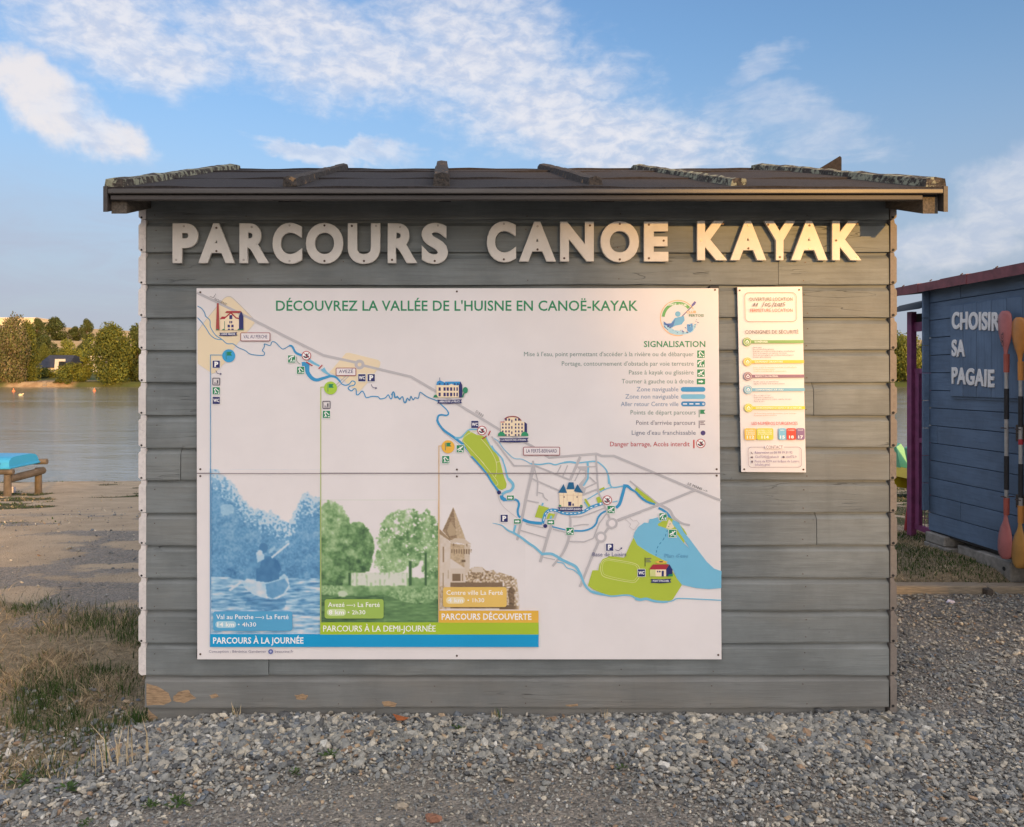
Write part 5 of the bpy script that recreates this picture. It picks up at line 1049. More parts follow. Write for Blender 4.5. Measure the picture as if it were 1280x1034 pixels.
# paddles
M['pink'] = simple('pink_plastic_blade', (0.44, 0.15, 0.15), 0.45, 0.14, 7, 0.0004)
M['pinkneck'] = simple('red_plastic_neck', (0.36, 0.09, 0.07), 0.45, 0.1, 10, 0)
M['orange'] = simple('orange_plastic_blade', (0.52, 0.22, 0.05), 0.42, 0.12, 7, 0.0004)
M['ochre'] = simple('ochre_plastic_blade', (0.46, 0.24, 0.06), 0.45, 0.12, 7, 0.0004)
M['alu'] = simple('scratched_aluminium_tube', (0.42, 0.43, 0.44), 0.35, 0.12, 20, 0, metal=0.6)
M['grip'] = simple('black_foam_grip', (0.015, 0.016, 0.02), 0.6, 0.2, 30, 0.0005)
M['redtape'] = simple('red_tape', (0.35, 0.02, 0.03), 0.5, 0.1, 20, 0)
def blade(cx, cy, z0, z1, w, up, th=0.012):
    """spoon shaped blade against the wall; z0 is the neck end, z1 the tip"""
    L = z1-z0; prof = [(0, .16), (.10, .18), (.22, .36), (.36, .70), (.50, .90), (.66, 1.0), (.82, .98), (.92, .88), (.98, .62), (1.0, .30)]
    vs = []; fs = []; m_ = 5
    for f, h in prof:
        for side in (0, 1):
            for j in range(m_):
                u = (j/(m_-1)*2-1); bow = 0.020*(1-abs(u)**1.6)*math.sin(min(1, f*1.1)*math.pi*0.5+0.3)
                ridge = 0.006*max(0, 1-abs(u)*4)*(1-f)
                vs.append((cx-bow*(1 if side == 0 else 1)-(ridge if side == 0 else 0)-(0.004 if side == 0 else -0.002), cy+u*w/2*h+0.016*math.sin(f*1.4), z0+L*f))
    for i in range(len(prof)-1):
        a = i*2*m_; b = (i+1)*2*m_
        for j in range(m_-1): fs += [(a+j, a+j+1, b+j+1, b+j), (a+m_+j+1, a+m_+j, b+m_+j, b+m_+j+1)]
        fs += [(a, b, b+m_, a+m_), (a+m_-1, a+2*m_-1, b+2*m_-1, b+m_-1)]
    e = (len(prof)-1)*2*m_; fs += [(0, m_, m_+1, 1), (1, m_+1, m_+2, 2), (2, m_+2, m_+3, 3), (3, m_+3, m_+4, 4)]+[(e+j, e+j+1, e+m_+j+1, e+m_+j) for j in range(m_-1)]
    return MB().add(vs, fs)
def paddle(y, zt, zb, mt, neck, lab, bl=0.36, extra=False):
    X = BX-0.078; e = empty('kayak_paddle', (X, y, zb), lab, 'paddle', 'kayak paddles on the wall of the blue hut')
    u = blade(X, y, zt-bl, zt, 0.145, 1).build('blade', M[mt], e, smooth=True); lo = blade(X, y, zb+bl*1.02, zb, 0.150, -1).build('blade', M[mt if mt != 'orange' else 'ochre'], e, smooth=True)
    za, zc = zt-bl, zb+bl*1.02
    MB().tube([(X, y, zc), (X, y, za)], 0.0135, 12).build('shaft', M['alu'], e, smooth=False)
    for (a, b) in ((za-0.11, za+0.03), (zc-0.03, zc+0.10)): MB().tube([(X, y, a), (X, y, b)], [0.019, 0.020], 12).build('neck', M[neck], e)
    H = za-zc
    for f0, f1 in ((0.60, 0.80), (0.14, 0.36)): MB().tube([(X, y, zc+H*f0), (X, y, zc+H*f1)], 0.0165, 12).build('grip', M['grip'], e)
    if extra: MB().tube([(X, y, zc+H*0.485), (X, y, zc+H*0.52)], 0.016, 12).build('tape', M['redtape'], e)
    MB().tube([(X-0.0145, y, zc+H*0.565), (X-0.0155, y, zc+H*0.565)], 0.006, 8).build('shaft_button', M['screw_pale'], e)
    return u, lo
u1, l1 = paddle(5.86, 2.065, 0.170, 'pink', 'pinkneck', 'pink-bladed paddle hanging nearest the word CHOISIR')
paddle(5.715, 2.005, 0.135, 'orange', 'orange', 'orange-bladed paddle with a red band hanging right of the pink one', extra=True)
paddle(5.555, 1.98, 0.125, 'ochre', 'orange', 'ochre paddle cut off by the right edge of the photo')
for (z0, z1) in ((1.075, 1.20), (0.575, 0.675)):
    for yk in (5.86, 5.715, 5.555):
        hk = MB().tube([(BX-0.056 if yk < 5.8 else BX-0.002, yk+0.024, z1-0.03), (BX-0.10, yk+0.024, z1-0.03), (BX-0.104, yk+0.02, z1-0.03)], 0.004, 6).tube([(BX-0.10, yk+0.026, z1-0.03), (BX-0.10, yk-0.026, z1-0.03)], 0.004, 6)
        hk.build('paddle_hook', M['screw'], bh)
# upright lettering on the pink blade
V, F = text_mesh2d('CKCF', 0.01, 2); mxv = max(v[0] for v in V)
mb = MB(); mb.add([(BX-0.1085, 5.875-v[1]*0.035, 1.79+v[0]/mxv*0.11) for v in V], F, (0.03, 0.02, 0.03)); mb.build('club_lettering', M['print'], u1, colors=True, fix=False)
# ---------------------------------------------------------------- purple mesh gate behind, with its little dark roof
ga = empty('mesh_gate', (4.55, 7.5, 0), 'purple framed wire mesh gate beyond the blue hut', 'gate')
A = Vector((4.60, 7.50, 0)); B = Vector((4.66, 6.99, 0)); dirv = (B-A).normalized(); nrm = Vector((dirv.y, -dirv.x, 0))
def gbar(p0, p1, w, d, name='frame_bar', mt='purple'):
    p0 = Vector(p0); p1 = Vector(p1); ax = (p1-p0).normalized(); s = nrm*d/2; o = ax.cross(nrm).normalized()*w/2
    vs = [p0+s+o, p0-s+o, p0-s-o, p0+s-o, p1+s+o, p1-s+o, p1-s-o, p1+s-o]
    return MB().add(vs, [(0, 1, 2, 3), (4, 7, 6, 5), (0, 4, 5, 1), (1, 5, 6, 2), (2, 6, 7, 3), (3, 7, 4, 0)]).build(name, M[mt], ga)
gbar(A+Vector((-0.02, 0.02, -0.02)), A+Vector((-0.02, 0.02, 2.20)), 0.06, 0.055, 'post')
gbar(A+dirv*0.05+Vector((0, 0, 0.13)), A+dirv*0.05+Vector((0, 0, 1.64)), 0.05, 0.04); gbar(B+Vector((0, 0, 0.05)), B+Vector((0, 0, 1.64)), 0.05, 0.04)
for z, w in ((0.11, 0.05), (1.62, 0.05), (2.05, 0.09), (0.95, 0.045)): gbar(A+Vector((0, 0, z)), B+Vector((0, 0, z-(0.04 if z < 0.2 else 0))), w, 0.035)
for i in range(1, 12):
    f = i/12; p = A.lerp(B, f); MB().tube([p+Vector((0, 0, 0.12)), p+Vector((0, 0, 1.62))], 0.0028, 5).build('mesh_wire', M['purple'], ga)
for i in range(1, 16):
    z = 0.12+i*0.0945; MB().tube([A+Vector((0, 0, z)), B+Vector((0, 0, z-0.02))], 0.0028, 5).build('mesh_wire', M['purple'], ga)
gbar(A+Vector((0.02, 0, 2.10)), B+Vector((0.3, 0, 2.10)), 0.16, 0.03, 'head_board', 'soffit')
MB().prism([(4.38, 7.62, 2.19), (4.52, 7.62, 2.27), (5.3, 7.62, 2.45), (5.3, 7.62, 2.43), (4.52, 7.62, 2.25)], (0, -0.55, 0)).build('canopy_sheet', M['soffit'], ga)
# red plastic chair seen through the mesh
M['redp'] = simple('red_plastic', (0.36, 0.02, 0.03), 0.4, 0.1, 5, 0)
ch = empty('plastic_chair', (4.95, 7.75, 0), 'red plastic chair standing behind the purple mesh gate', 'chair')
cx, cy = 5.05, 7.80
MB().bbox(cx-.18, cx+.18, cy-.2, cy+.2, 0.36, 0.39, 0.01).build('seat', M['redp'], ch)
MB().prism([(cx-.21, cy+.19, .38), (cx-.16, cy+.24, .80), (cx+.16, cy+.24, .80), (cx+.21, cy+.19, .38)], (0, .02, 0)).build('backrest', M['redp'], ch)
for sx in (-1, 1):
    for sy in (-1, 1): MB().tube([(cx+sx*.19, cy+sy*.18, .37), (cx+sx*.23, cy+sy*.22, -0.07)], [0.03, 0.02], 8).build('leg', M['redp'], ch)
    MB().tube([(cx+sx*.2, cy-.18, .38), (cx+sx*.22, cy-.16, .58), (cx+sx*.21, cy+.2, .62)], [0.015, 0.02, 0.02], 8).build('armrest', M['redp'], ch)
# timber edging
M['kerb'] = simple('weathered_timber_edging', (0.28, 0.235, 0.175), 0.9, 0.25, 12, 0.003, stretch=(1, 10, 10))
def edging(x0, x1, lab, dz=0):
    o = MB().bbox(x0, x1, 5.66, 5.78, -0.09, 0.018+dz, 0.008).build('timber_edging', M['kerb']); return tag(o, lab, 'edging')
edging(1.9, px_x(1230, 5.7), 'long timber edging beam between gravel and grass, ending below the paddles'); edging(px_x(1232.5, 5.7), 5.4, 'second timber edging beam starting below the paddles at the right frame edge', -0.004)
o = MB().bbox(px_x(1232, 5.62), px_x(1240, 5.62), 5.60, 5.655, -0.06, 0.01, 0.006).build('edging_peg', M['rail']); tag(o, 'short dark wooden peg at the joint of the timber edging', 'peg')
# litter and loose stones
def crumple(name, x, y, s, mt, lab, cat, flat=0.5, seed=1):
    r = random.Random(seed); import bmesh
    bm = bmesh.new(); bmesh.ops.create_icosphere(bm, subdivisions=2, radius=1)
    z = float(ground_h(x, y))
    for v in bm.verts:
        k = 1+r.uniform(-.28, .22); v.co = Vector((v.co.x*s*k+x, v.co.y*s*0.7*k+y, max(-.3, v.co.z)*s*flat*k+z+s*flat*0.35))
    me = bpy.data.meshes.new(name); bm.to_mesh(me); bm.free(); o = link(name, me, None, mt); tag(o, lab, cat); return o
M['paper'] = simple('white_violet_paper', (0.62, 0.60, 0.72), 0.7, 0.15, 40, 0)
M['rstone'] = simple('red_brown_stone', (0.25, 0.12, 0.075), 0.85, 0.3, 30, 0.003); M['bstone'] = simple('beige_stone', (0.36, 0.31, 0.24), 0.85, 0.2, 30, 0.002)
crumple('crumpled_wrapper', px_x(1188, 5.44), 5.44, 0.027, M['paper'], 'small crumpled white wrapper on the gravel near the timber edging', 'litter', 0.7, 3)
crumple('stone', px_x(541, 2.78), 2.78, 0.032, M['rstone'], 'red-brown stone on the gravel at the bottom edge', 'stone', 0.5, 5)
crumple('stone', px_x(501, 2.86), 2.86, 0.026, M['bstone'], 'rounded beige stone left of the red-brown one on the gravel', 'stone', 0.55, 8)
M['dleaf'] = simple('dry_orange_leaf', (0.36, 0.11, 0.035), 0.7, 0.2, 30, 0)
ys = 3.55; zs = float(ground_h(-0.2, ys))+0.022
mb = MB(); pts = [(491, 0.0, .022), (497, .006, .012), (505, .004, .006), (512, 0, 0.004), (505, -.012, .002), (497, -.014, .004)]
mb.add([(px_x(a, ys), ys+b*2-0.01, zs+c_) for a, b, c_ in pts], [(0, 1, 5), (1, 2, 4, 5), (2, 3, 4)]); tag(mb.build('dead_leaf', M['dleaf'], fix=False), 'curled orange dead leaf against the foot of the grey hut', 'leaf')
mb = MB().tube([(px_x(512, ys), ys-.01, zs), (px_x(517, ys), ys-.01, zs+.010), (px_x(523, ys), ys-.01, zs+.008), (px_x(527, ys), ys-.02, zs-.004)], 0.002, 6); tag(mb.build('straw_stem', M['bstone']), 'pale bent straw stem right of the orange dead leaf', 'straw')
# ---------------------------------------------------------------- rack with a blue boat by the lake
M['log'] = simple('weathered_round_timber', (0.125, 0.102, 0.08), 0.9, 0.3, 6, 0.004)
M['boatblue'] = simple('bright_blue_boat_hull', (0.035, 0.33, 0.62), 0.35, 0.05, 2, 0); M['boatrim'] = simple('pale_blue_boat_edge', (0.18, 0.50, 0.70), 0.4, 0.05, 2, 0)
YT = 14.4; zg = lambda x, y: float(ground_h(x, y))
X_ = lambda px, Y=YT: px_x(px, Y); Z_ = lambda py, Y=YT: px_z(py, Y)
rk = empty('timber_rack', (X_(-20), YT+0.4, -0.8), 'low rack of round timber posts and rails carrying a blue boat', 'rack')
zr = Z_(588)
def post(px, Y):
    x = px_x(px, Y); MB().tube([(x, Y, zg(x, Y)-0.08), (x, Y, zr-0.02)], [0.068, 0.062], 12).build('post', M['log'], rk, smooth=False)
post(9.5, 13.9); post(48, 15.0); post(-75, 13.9); post(-95, 15.0)
MB().tube([(px_x(-110, 13.9), 13.9, zr+0.03), (px_x(17, 13.9), 13.9, zr+0.03)], 0.05, 10).build('rail', M['log'], rk); MB().tube([(px_x(-110, 15), 15.0, zr+0.05), (px_x(59, 15), 15.0, zr+0.10)], 0.055, 10).build('rail', M['log'], rk)
MB().tube([(px_x(9, 13.9), 13.95, zr-0.11), (px_x(52, 15), 15.05, zr-0.08)], 0.07, 10).build('cross_rail', M['log'], rk); MB().tube([(px_x(-75, 13.9), 13.95, zr-0.10), (px_x(-95, 15), 15.0, zr-0.10)], 0.07, 10).build('cross_rail', M['log'], rk)
bt = empty('dinghy', (X_(-40), YT, zr+0.1), 'bright blue plastic dinghy lying upside down on the timber rack', 'boat')
vs = []; fs = []; xr = X_(31); L = 2.5; st = 14; ring = 12
for i in range(st+1):
    f = i/st; x = xr-L*f; w = 0.62*min(1, 0.80+0.5*f)*(1-max(0, f-0.6)**2*2.4); h = 0.20-0.03*f*f
    lead = -0.03 if i == 0 else 0
    for j in range(ring+1):
        a = math.pi*j/ring; cx_ = math.copysign(abs(math.cos(a))**0.45, math.cos(a)); sz = abs(math.sin(a))**0.5
        vs.append((x+(-0.03*sz if i == 0 else 0), YT+cx_*w*(1.04-0.06*sz), zr+0.10+sz*h*(1-0.04*(i == 0))))
for i in range(st):
    for j in range(ring): a = i*(ring+1)+j; fs.append((a, a+1, a+ring+2, a+ring+1))
fs.append(tuple(range(ring+1))); fs.append(tuple(range(st*(ring+1), st*(ring+1)+ring+1))[::-1])
hull = MB().add(vs, fs).build('hull', M['boatblue'], bt)
rim = MB(); e_ = [vs[i*(ring+1)] for i in range(st+1)]; rim.tube([Vector(p)+Vector((0, 0.0, 0.0)) for p in e_], 0.022, 8); e2 = [vs[i*(ring+1)+ring] for i in range(st+1)]; rim.tube(e2, 0.022, 8); rim.tube([e2[0], e_[0]], 0.022, 8); rim.build('gunwale', M['boatblue'], bt)
V, F = text_mesh2d('mistral', 0.0, 2); mb = MB(); yw = YT-0.62*0.80*1.02-0.004; mxv = max(v[0] for v in V)
mb.add([(X_(8.5)+v[0]/mxv*0.20+v[1]*0.02, yw-0.06, zr+0.16+v[1]*0.06) for v in V], F, (0.02, 0.10, 0.30)); mb.build('maker_lettering', M['print'], hull, colors=True, fix=False)
crumple('plastic_bottle', px_x(16, 15.2), 15.2, 0.06, M['paper'], 'small white and pink litter on the sand below the timber rack', 'litter', 1.5, 11)
# pedal boat by the water between the huts
M['yel'] = simple('yellow_plastic_hull', (0.62, 0.45, 0.02), 0.4, 0.08, 3, 0); M['mint'] = simple('mint_green_plastic', (0.16, 0.48, 0.30), 0.4, 0.08, 3, 0)
pb = empty('pedal_boat', (8.4, 13.6, -0.5), 'yellow pedal boat with mint green seats on the bank between the huts', 'pedal boat')
yb = 13.6; x0 = 8.05; zb_ = zg(8.6, yb)+0.02
def hullf(y):
    vs = []; fs = []; n = 10
    for i in range(n+1):
        f = i/n; x = x0+f*2.3; w = 0.26*(math.sin(math.pi*min(1, f*1.0+0.12)*0.9)**0.5 if f < 0.95 else 0.5); h = 0.02+0.10*(2*f-1)**4
        for a, z in ((-w, .30), (-w*.8, .04), (w*.8, .04), (w, .30)): vs.append((x, y+a, zb_+z+h))
    for i in range(n):
        for j in range(4): a = i*4; fs.append((a+j, a+(j+1) % 4, a+4+(j+1) % 4, a+4+j))
    fs += [(0, 1, 2, 3), (n*4+3, n*4+2, n*4+1, n*4)]; return MB().add(vs, fs)
for dy in (-0.5, 0.5): hullf(yb+dy).build('float', M['yel'], pb)
MB().prism([(x0+.05, yb-.7, zb_+.33), (x0+.10, yb-.7, zb_+.50), (x0+.35, yb-.7, zb_+.42), (x0+1.8, yb-.7, zb_+.44), (x0+2.2, yb-.7, zb_+.60), (x0+2.25, yb-.7, zb_+.33)], (0, 1.4, 0)).build('deck', M['yel'], pb)
for dy in (-.35, .3): MB().prism([(x0+.10, yb+dy-.2, zb_+.46), (x0+.02, yb+dy-.2, zb_+.86), (x0+.10, yb+dy-.2, zb_+.92), (x0+.30, yb+dy-.2, zb_+.62), (x0+.75, yb+dy-.2, zb_+.58), (x0+.75, yb+dy-.2, zb_+.46)], (0, 0.42, 0)).build('seat', M['mint'], pb)
# buoys
M['bor'] = simple('orange_buoy', (0.80, 0.22, 0.08), 0.5, 0.1, 2, 0); M['bye'] = simple('pale_yellow_buoy', (0.75, 0.62, 0.35), 0.5, 0.1, 2, 0)
def buoy(px, Y, s, mt, lab, tilt=0.0, name='buoy'):
    x = px_x(px, Y); pr = [(0, .0), (.45, .05), (.5, .3), (.36, .55), (.16, .7), (.12, 1.15), (0, 1.2)]; vs = []; n = 12
    for r, h in pr: vs += [(r*s*math.cos(2*math.pi*k/n), r*s*math.sin(2*math.pi*k/n), h*s) for k in range(n)]
    fs = [(i*n+k, i*n+(k+1) % n, (i+1)*n+(k+1) % n, (i+1)*n+k) for i in range(len(pr)-1) for k in range(n)]
    rt = Matrix.Rotation(tilt, 3, 'Y'); vs = [rt@Vector(v)+Vector((x, Y, WATER-0.08)) for v in vs]
    tag(MB().add(vs, fs).build(name, M[mt], smooth=True), lab, 'buoy')
buoy(17, 150, 0.62, 'bor', 'small orange buoy on the lake, further left near the far bank'); buoy(118, 155, 0.62, 'bor', 'small orange buoy on the lake just left of the grey hut'); buoy(24.5, 116, 0.62, 'bye', 'pale yellow tilted buoy, nearest of the three on the lake', 1.0)
# ---------------------------------------------------------------- gravel: thousands of crushed stones, one mass
def stones():
    ico_v = []; ph = (1+5**.5)/2
    for a in (-1, 1):
        for b in (-ph, ph): ico_v += [(0, a, b), (a, b, 0), (b, 0, a)]
    ico_v = np.array(ico_v)/math.hypot(1, ph)
    ico_f = []
    for i in range(12):
        for j in range(i+1, 12):
            for k in range(j+1, 12):
                d = [np.linalg.norm(ico_v[p]-ico_v[q]) for p, q in ((i, j), (j, k), (i, k))]
                if max(d) < 1.1:
                    n = np.cross(ico_v[j]-ico_v[i], ico_v[k]-ico_v[i]); ico_f.append((i, j, k) if n@ico_v[i] > 0 else (i, k, j))
    ico_f = np.array(ico_f)
    X = []; Y = []
    def add(n, x0, x1, y0, y1): X.append(RNG.uniform(x0, x1, n)); Y.append(RNG.uniform(y0, y1, n))
    add(50000, -3.0, 3.3, 2.2, 3.58); add(19000, 2.0, 5.2, 3.4, 5.68); add(6500, 1.4, 4.6, 2.0, 3.6); add(2600, -4.2, -1.3, 3.4, 4.0); add(3000, -7.0, -1.3, 4.9, 11); add(5200, -1.6, 2.3, 3.25, 3.615)
    X = np.concatenate(X); Y = np.concatenate(Y); n = len(X)
    inhut = (X > HUT_X0-0.05) & (X < HUT_X1+0.07) & (Y > 3.61)
    g, s = zone(X, Y); nz = fbm(X*1.7, Y*1.7, 91); big = np.exp(-((Y-3.5)/0.28)**2)*(X < 2.3)+0.5*sm(-X, 0.6, 1.4)
    left = 1-(0.80+0.2*sm(Y, 3.9, 4.4))*sm(g, 0.3, 0.75)*(X < 1); keep = (~inhut) & (RNG.uniform(size=n) < left) & ~((s > 0.5) & (RNG.uniform(size=n) < 0.72)) & ~((X > 1.5) & (Y > 5.64))
    worn = sm(fbm(X*0.9+3, Y*1.5, 93), 0.50, 0.62)*(Y < 3.25)*(np.abs(X) < 1.6)
    keep &= RNG.uniform(size=n) > 0.35*worn
    X, Y, nz, big, worn, s = X[keep], Y[keep], nz[keep], big[keep], worn[keep], s[keep]; n = len(X)
    size = (0.0034+0.0043*RNG.gamma(1.6, 0.56, n))*(1+0.75*np.clip(big, 0, 1)*0.8)*(0.80+0.5*nz)*(1-0.35*worn); size = np.clip(size, 0.003, 0.026)
    Z = ground_h(X, Y)+size*0.18+RNG.uniform(0, 0.008, n)*(1-0.6*worn)
    def rotm():
        q = RNG.normal(size=(n, 4)); q /= np.linalg.norm(q, axis=1)[:, None]; w, x, y, z = q.T
        return np.stack([1-2*(y*y+z*z), 2*(x*y-z*w), 2*(x*z+y*w), 2*(x*y+z*w), 1-2*(x*x+z*z), 2*(y*z-x*w), 2*(x*z-y*w), 2*(y*z+x*w), 1-2*(x*x+y*y)], 1).reshape(n, 3, 3)
    V = ico_v[None]*(1+RNG.uniform(-.30, .25, (n, 12, 1)))*np.stack([RNG.uniform(.8, 1.5, n), RNG.uniform(.65, 1.1, n), RNG.uniform(.38, .75, n)], 1)[:, None, :]
    V = np.einsum('nij,nkj->nki', rotm(), V); V[:, :, 2] *= 0.72
    V = V*size[:, None, None]+np.stack([X, Y, Z], 1)[:, None, :]
    F = (ico_f[None]+(np.arange(n)*12)[:, None, None]).reshape(-1, 3)
    pal = np.array([(.19, .19, .185), (.24, .235, .22), (.31, .295, .265), (.40, .36, .30), (.50, .44, .35), (.11, .11, .112), (.15, .165, .185), (.30, .20, .13), (.55, .52, .47), (.40, .29, .19)])
    pr = np.array([.20, .21, .19, .12, .065, .08, .07, .020, .03, .015]); pr /= pr.sum()
    c = pal[RNG.choice(len(pal), n, p=pr)]*RNG.uniform(.8, 1.15, (n, 1))*np.array([1.02, 1.06, 1.07]); C = np.repeat(c, 12, axis=0)
    o = link('gravel', np_mesh('gravel', V.reshape(-1, 3), F, C), None, M['stone']); tag(o, 'grey crushed stone gravel around the huts', kind='stuff')
stones()
# ---------------------------------------------------------------- grass
def blades(X, Y, L, lean, cols, width=0.0022, z=None):
    n = len(X); Z = ground_h(X, Y)-0.004 if z is None else z; a = RNG.uniform(0, 2*math.pi, n); ln = lean; dx = np.cos(a)*ln*L; dy = np.sin(a)*ln*L; up = L*np.sqrt(np.clip(1-ln**2, 0.03, 1))
    b = RNG.uniform(0, 2*math.pi, n); wx = np.cos(b)*width/1; wy = np.sin(b)*width/1; w = RNG.uniform(.6, 1.4, n); wx *= w; wy *= w
    P = lambda f, k, g: np.stack([X+dx*f+wx*k, Y+dy*f+wy*k, Z+up*g], 1)
    V = np.stack([P(0, -1, 0), P(0, 1, 0), P(.35, .8, .6), P(.35, -.8, .6), P(1, .1, 1), P(1, -.1, 1)], 1)
    F = (np.array([[0, 1, 2, 3], [3, 2, 4, 5]])[None]+(np.arange(n)*6)[:, None, None]).reshape(-1, 4); C = np.repeat(cols, 6, axis=0)
    return V.reshape(-1, 3), F, C
STRAW = np.array([(.46, .36, .22), (.56, .45, .28), (.38, .29, .18), (.26, .19, .115)]); GREENS = np.array([(.045, .085, .022), (.06, .11, .03), (.085, .125, .04), (.035, .06, .02)])
def grass_mass(name, lab, n, x0, x1, y0, y1, Lr, straw_fn, mask_fn, width=0.0022):
    X = RNG.uniform(x0, x1, n); Y = RNG.uniform(y0, y1, n); k = RNG.uniform(size=n) < mask_fn(X, Y); X, Y = X[k], Y[k]; n = len(X)
    width = width*np.exp(RNG.normal(0, .35, n)); st = RNG.uniform(size=n) < straw_fn(X, Y); c = np.where(st[:, None], STRAW[RNG.integers(0, 4, n)], GREENS[RNG.integers(0, 4, n)])*RNG.uniform(.75, 1.25, (n, 1))
    L = RNG.uniform(*Lr, n)*np.where(st, 1.25, 0.85); lean = np.where(st, RNG.uniform(.55, 1.0, n)**0.5, RNG.uniform(.1, .75, n))
    V, F, C = blades(X, Y, L, lean, c, width); o = link(name, np_mesh(name, V, F, C), None, M['grass']); tag(o, lab, kind='stuff')
grass_mass('dry_grass', 'matted dry grass left of the grey hut', 70000, -4.2, -1.42, 3.1, 6.2, (.02, .10), lambda x, y: 0.90-0.85*sm(fbm(x*1.7, y*1.7, 41), 0.50, 0.62)-0.5*np.exp(-((x+1.55)/.14)**2)*(y < 4.6)-0.5*sm(y, 4.9, 5.4), lambda x, y: np.clip(zone(x, y)[0], 0, 1)*(0.12+0.88*sm(fbm(x*3.2, y*3.2, 42), .40, .60)), width=0.0014)
grass_mass('green_grass', 'short grass between the huts behind the timber edging', 34000, 1.9, 5.6, 5.79, 8.0, (.02, .06), lambda x, y: 0.18+0.75*sm(fbm(x*1.6, y*2.4, 43), 0.5, 0.6), lambda x, y: (x < 4.33+10*(y > 6.95))*0.9)
def lake_grass(x, y): return np.clip(zone(x, y)[0], 0, 1)*(y < 20.3)
grass_mass('bank_grass', 'low grass patches on the sandy bank', 70000, -12, 10, 7.5, 20.4, (.015, .05), lambda x, y: 0.35+0.3*sm(fbm(x, y, 44), .45, .6), lake_grass, 0.006)
# single tufts and weeds
def tuft(name, px, py, n, L, spread, straw, lab, cat, group=None, lean=(.05, .45), width=0.002, Yf=None):
    Y = Yf or 1.58*FPX/(py-PY0); x = px_x(px, Y); X = x+RNG.normal(0, spread, n); YY = Y+RNG.normal(0, spread*.7, n)
    st = RNG.uniform(size=n) < straw; c = np.where(st[:, None], STRAW[RNG.integers(0, 2, n)]*1.15, GREENS[RNG.integers(0, 3, n)])*RNG.uniform(.8, 1.25, (n, 1))
    V, F, C = blades(X, YY, RNG.uniform(L*.35, L, n), RNG.uniform(*lean, n), c, width); o = link(name, np_mesh(name, V, F, C), None, M['grass']); tag(o, lab, cat, group)
tuft('grass_tuft', 150, 940, 42, 0.22, 0.05, 0.85, 'tall pale dry grass tuft at the bottom left corner of the grey hut', 'grass tuft', lean=(.05, .5), width=0.0022)
tuft('grass_tuft', 168, 912, 220, 0.085, 0.05, 0.05, 'dense green grass tuft against the left foot of the grey hut', 'grass tuft', lean=(.1, .7), Yf=3.62)
tuft('grass_tuft', 120, 780, 500, 0.09, 0.16, 0.12, 'broad dark green grass clump beside the sandy track left of the hut', 'grass tuft', lean=(.1, .8))
tuft('grass_tuft', 60, 955, 160, 0.06, 0.10, 0.5, 'thin mixed grass clump at the gravel edge near the left frame edge', 'grass tuft', lean=(.2, .9))
tuft('grass_tuft', 296, 903, 14, 0.09, 0.012, .9, 'few dry stems at the foot of the grey hut below the map left corner', 'grass tuft', Yf=3.56)
tuft('grass_tuft', 440, 900, 10, 0.09, 0.05, .9, 'thin curved dry stems at the hut foot left of the orange leaf', 'grass tuft', lean=(.3, .8), Yf=3.56)
tuft('grass_tuft', 620, 896, 40, 0.06, 0.015, .3, 'small grass tuft at the hut foot right of the orange leaf', 'grass tuft', Yf=3.57)
tuft('grass_tuft', 756, 896, 12, 0.07, 0.014, .9, 'dry wisps at the hut foot below the right half of the map', 'grass tuft', Yf=3.57)
def weed(px, py, s, lab, n=26):
    Y = 1.58*FPX/(py-PY0); x = px_x(px, Y); z = float(ground_h(x, Y)); mb = MB()
    for k in range(n):
        a = random.uniform(0, 2*math.pi); r = s*random.uniform(.1, 1); c0 = Vector((x+r*math.cos(a), Y+r*.6*math.sin(a), z+0.012+random.uniform(0, .5)*s)); l = random.uniform(.18, .36)*s; d = Vector((math.cos(a), math.sin(a), random.uniform(-.2, .7))).normalized()*l; w = d.cross(Vector((0, 0, 1))).normalized()*l*.38
        col = GREENS[random.randrange(3)]*random.uniform(.8, 1.5)
        mb.add([c0-d, c0+w, c0+d, c0-w], [(0, 1, 2, 3)], tuple(col))
    tag(mb.build('weed', M['leaf'], colors=True, fix=False), lab, 'weed', 'small weeds growing in the gravel')
for a in ((412, 945, .045, 'upright green weed in the gravel below the picture of the blue river'), (368, 965, .034, 'low weed in the gravel left of the upright weed'), (222, 1003, .06, 'wide flat weed in the gravel at the bottom left of the hut'), (188, 1004, .04, 'small weed beside the wide flat weed, on its left'),
          (85, 978, .05, 'weed cluster in the gravel at the far left bottom'), (108, 1022, .035, 'small weed at the bottom edge on the left'), (573, 912, .035, 'dark weed in the gravel just under the hut middle'), (776, 958, .028, 'tiny weed in the gravel below the right half of the map'), (30, 965, .06, 'weed patch at the left frame edge where grass meets gravel')): weed(*a[:3], a[3])
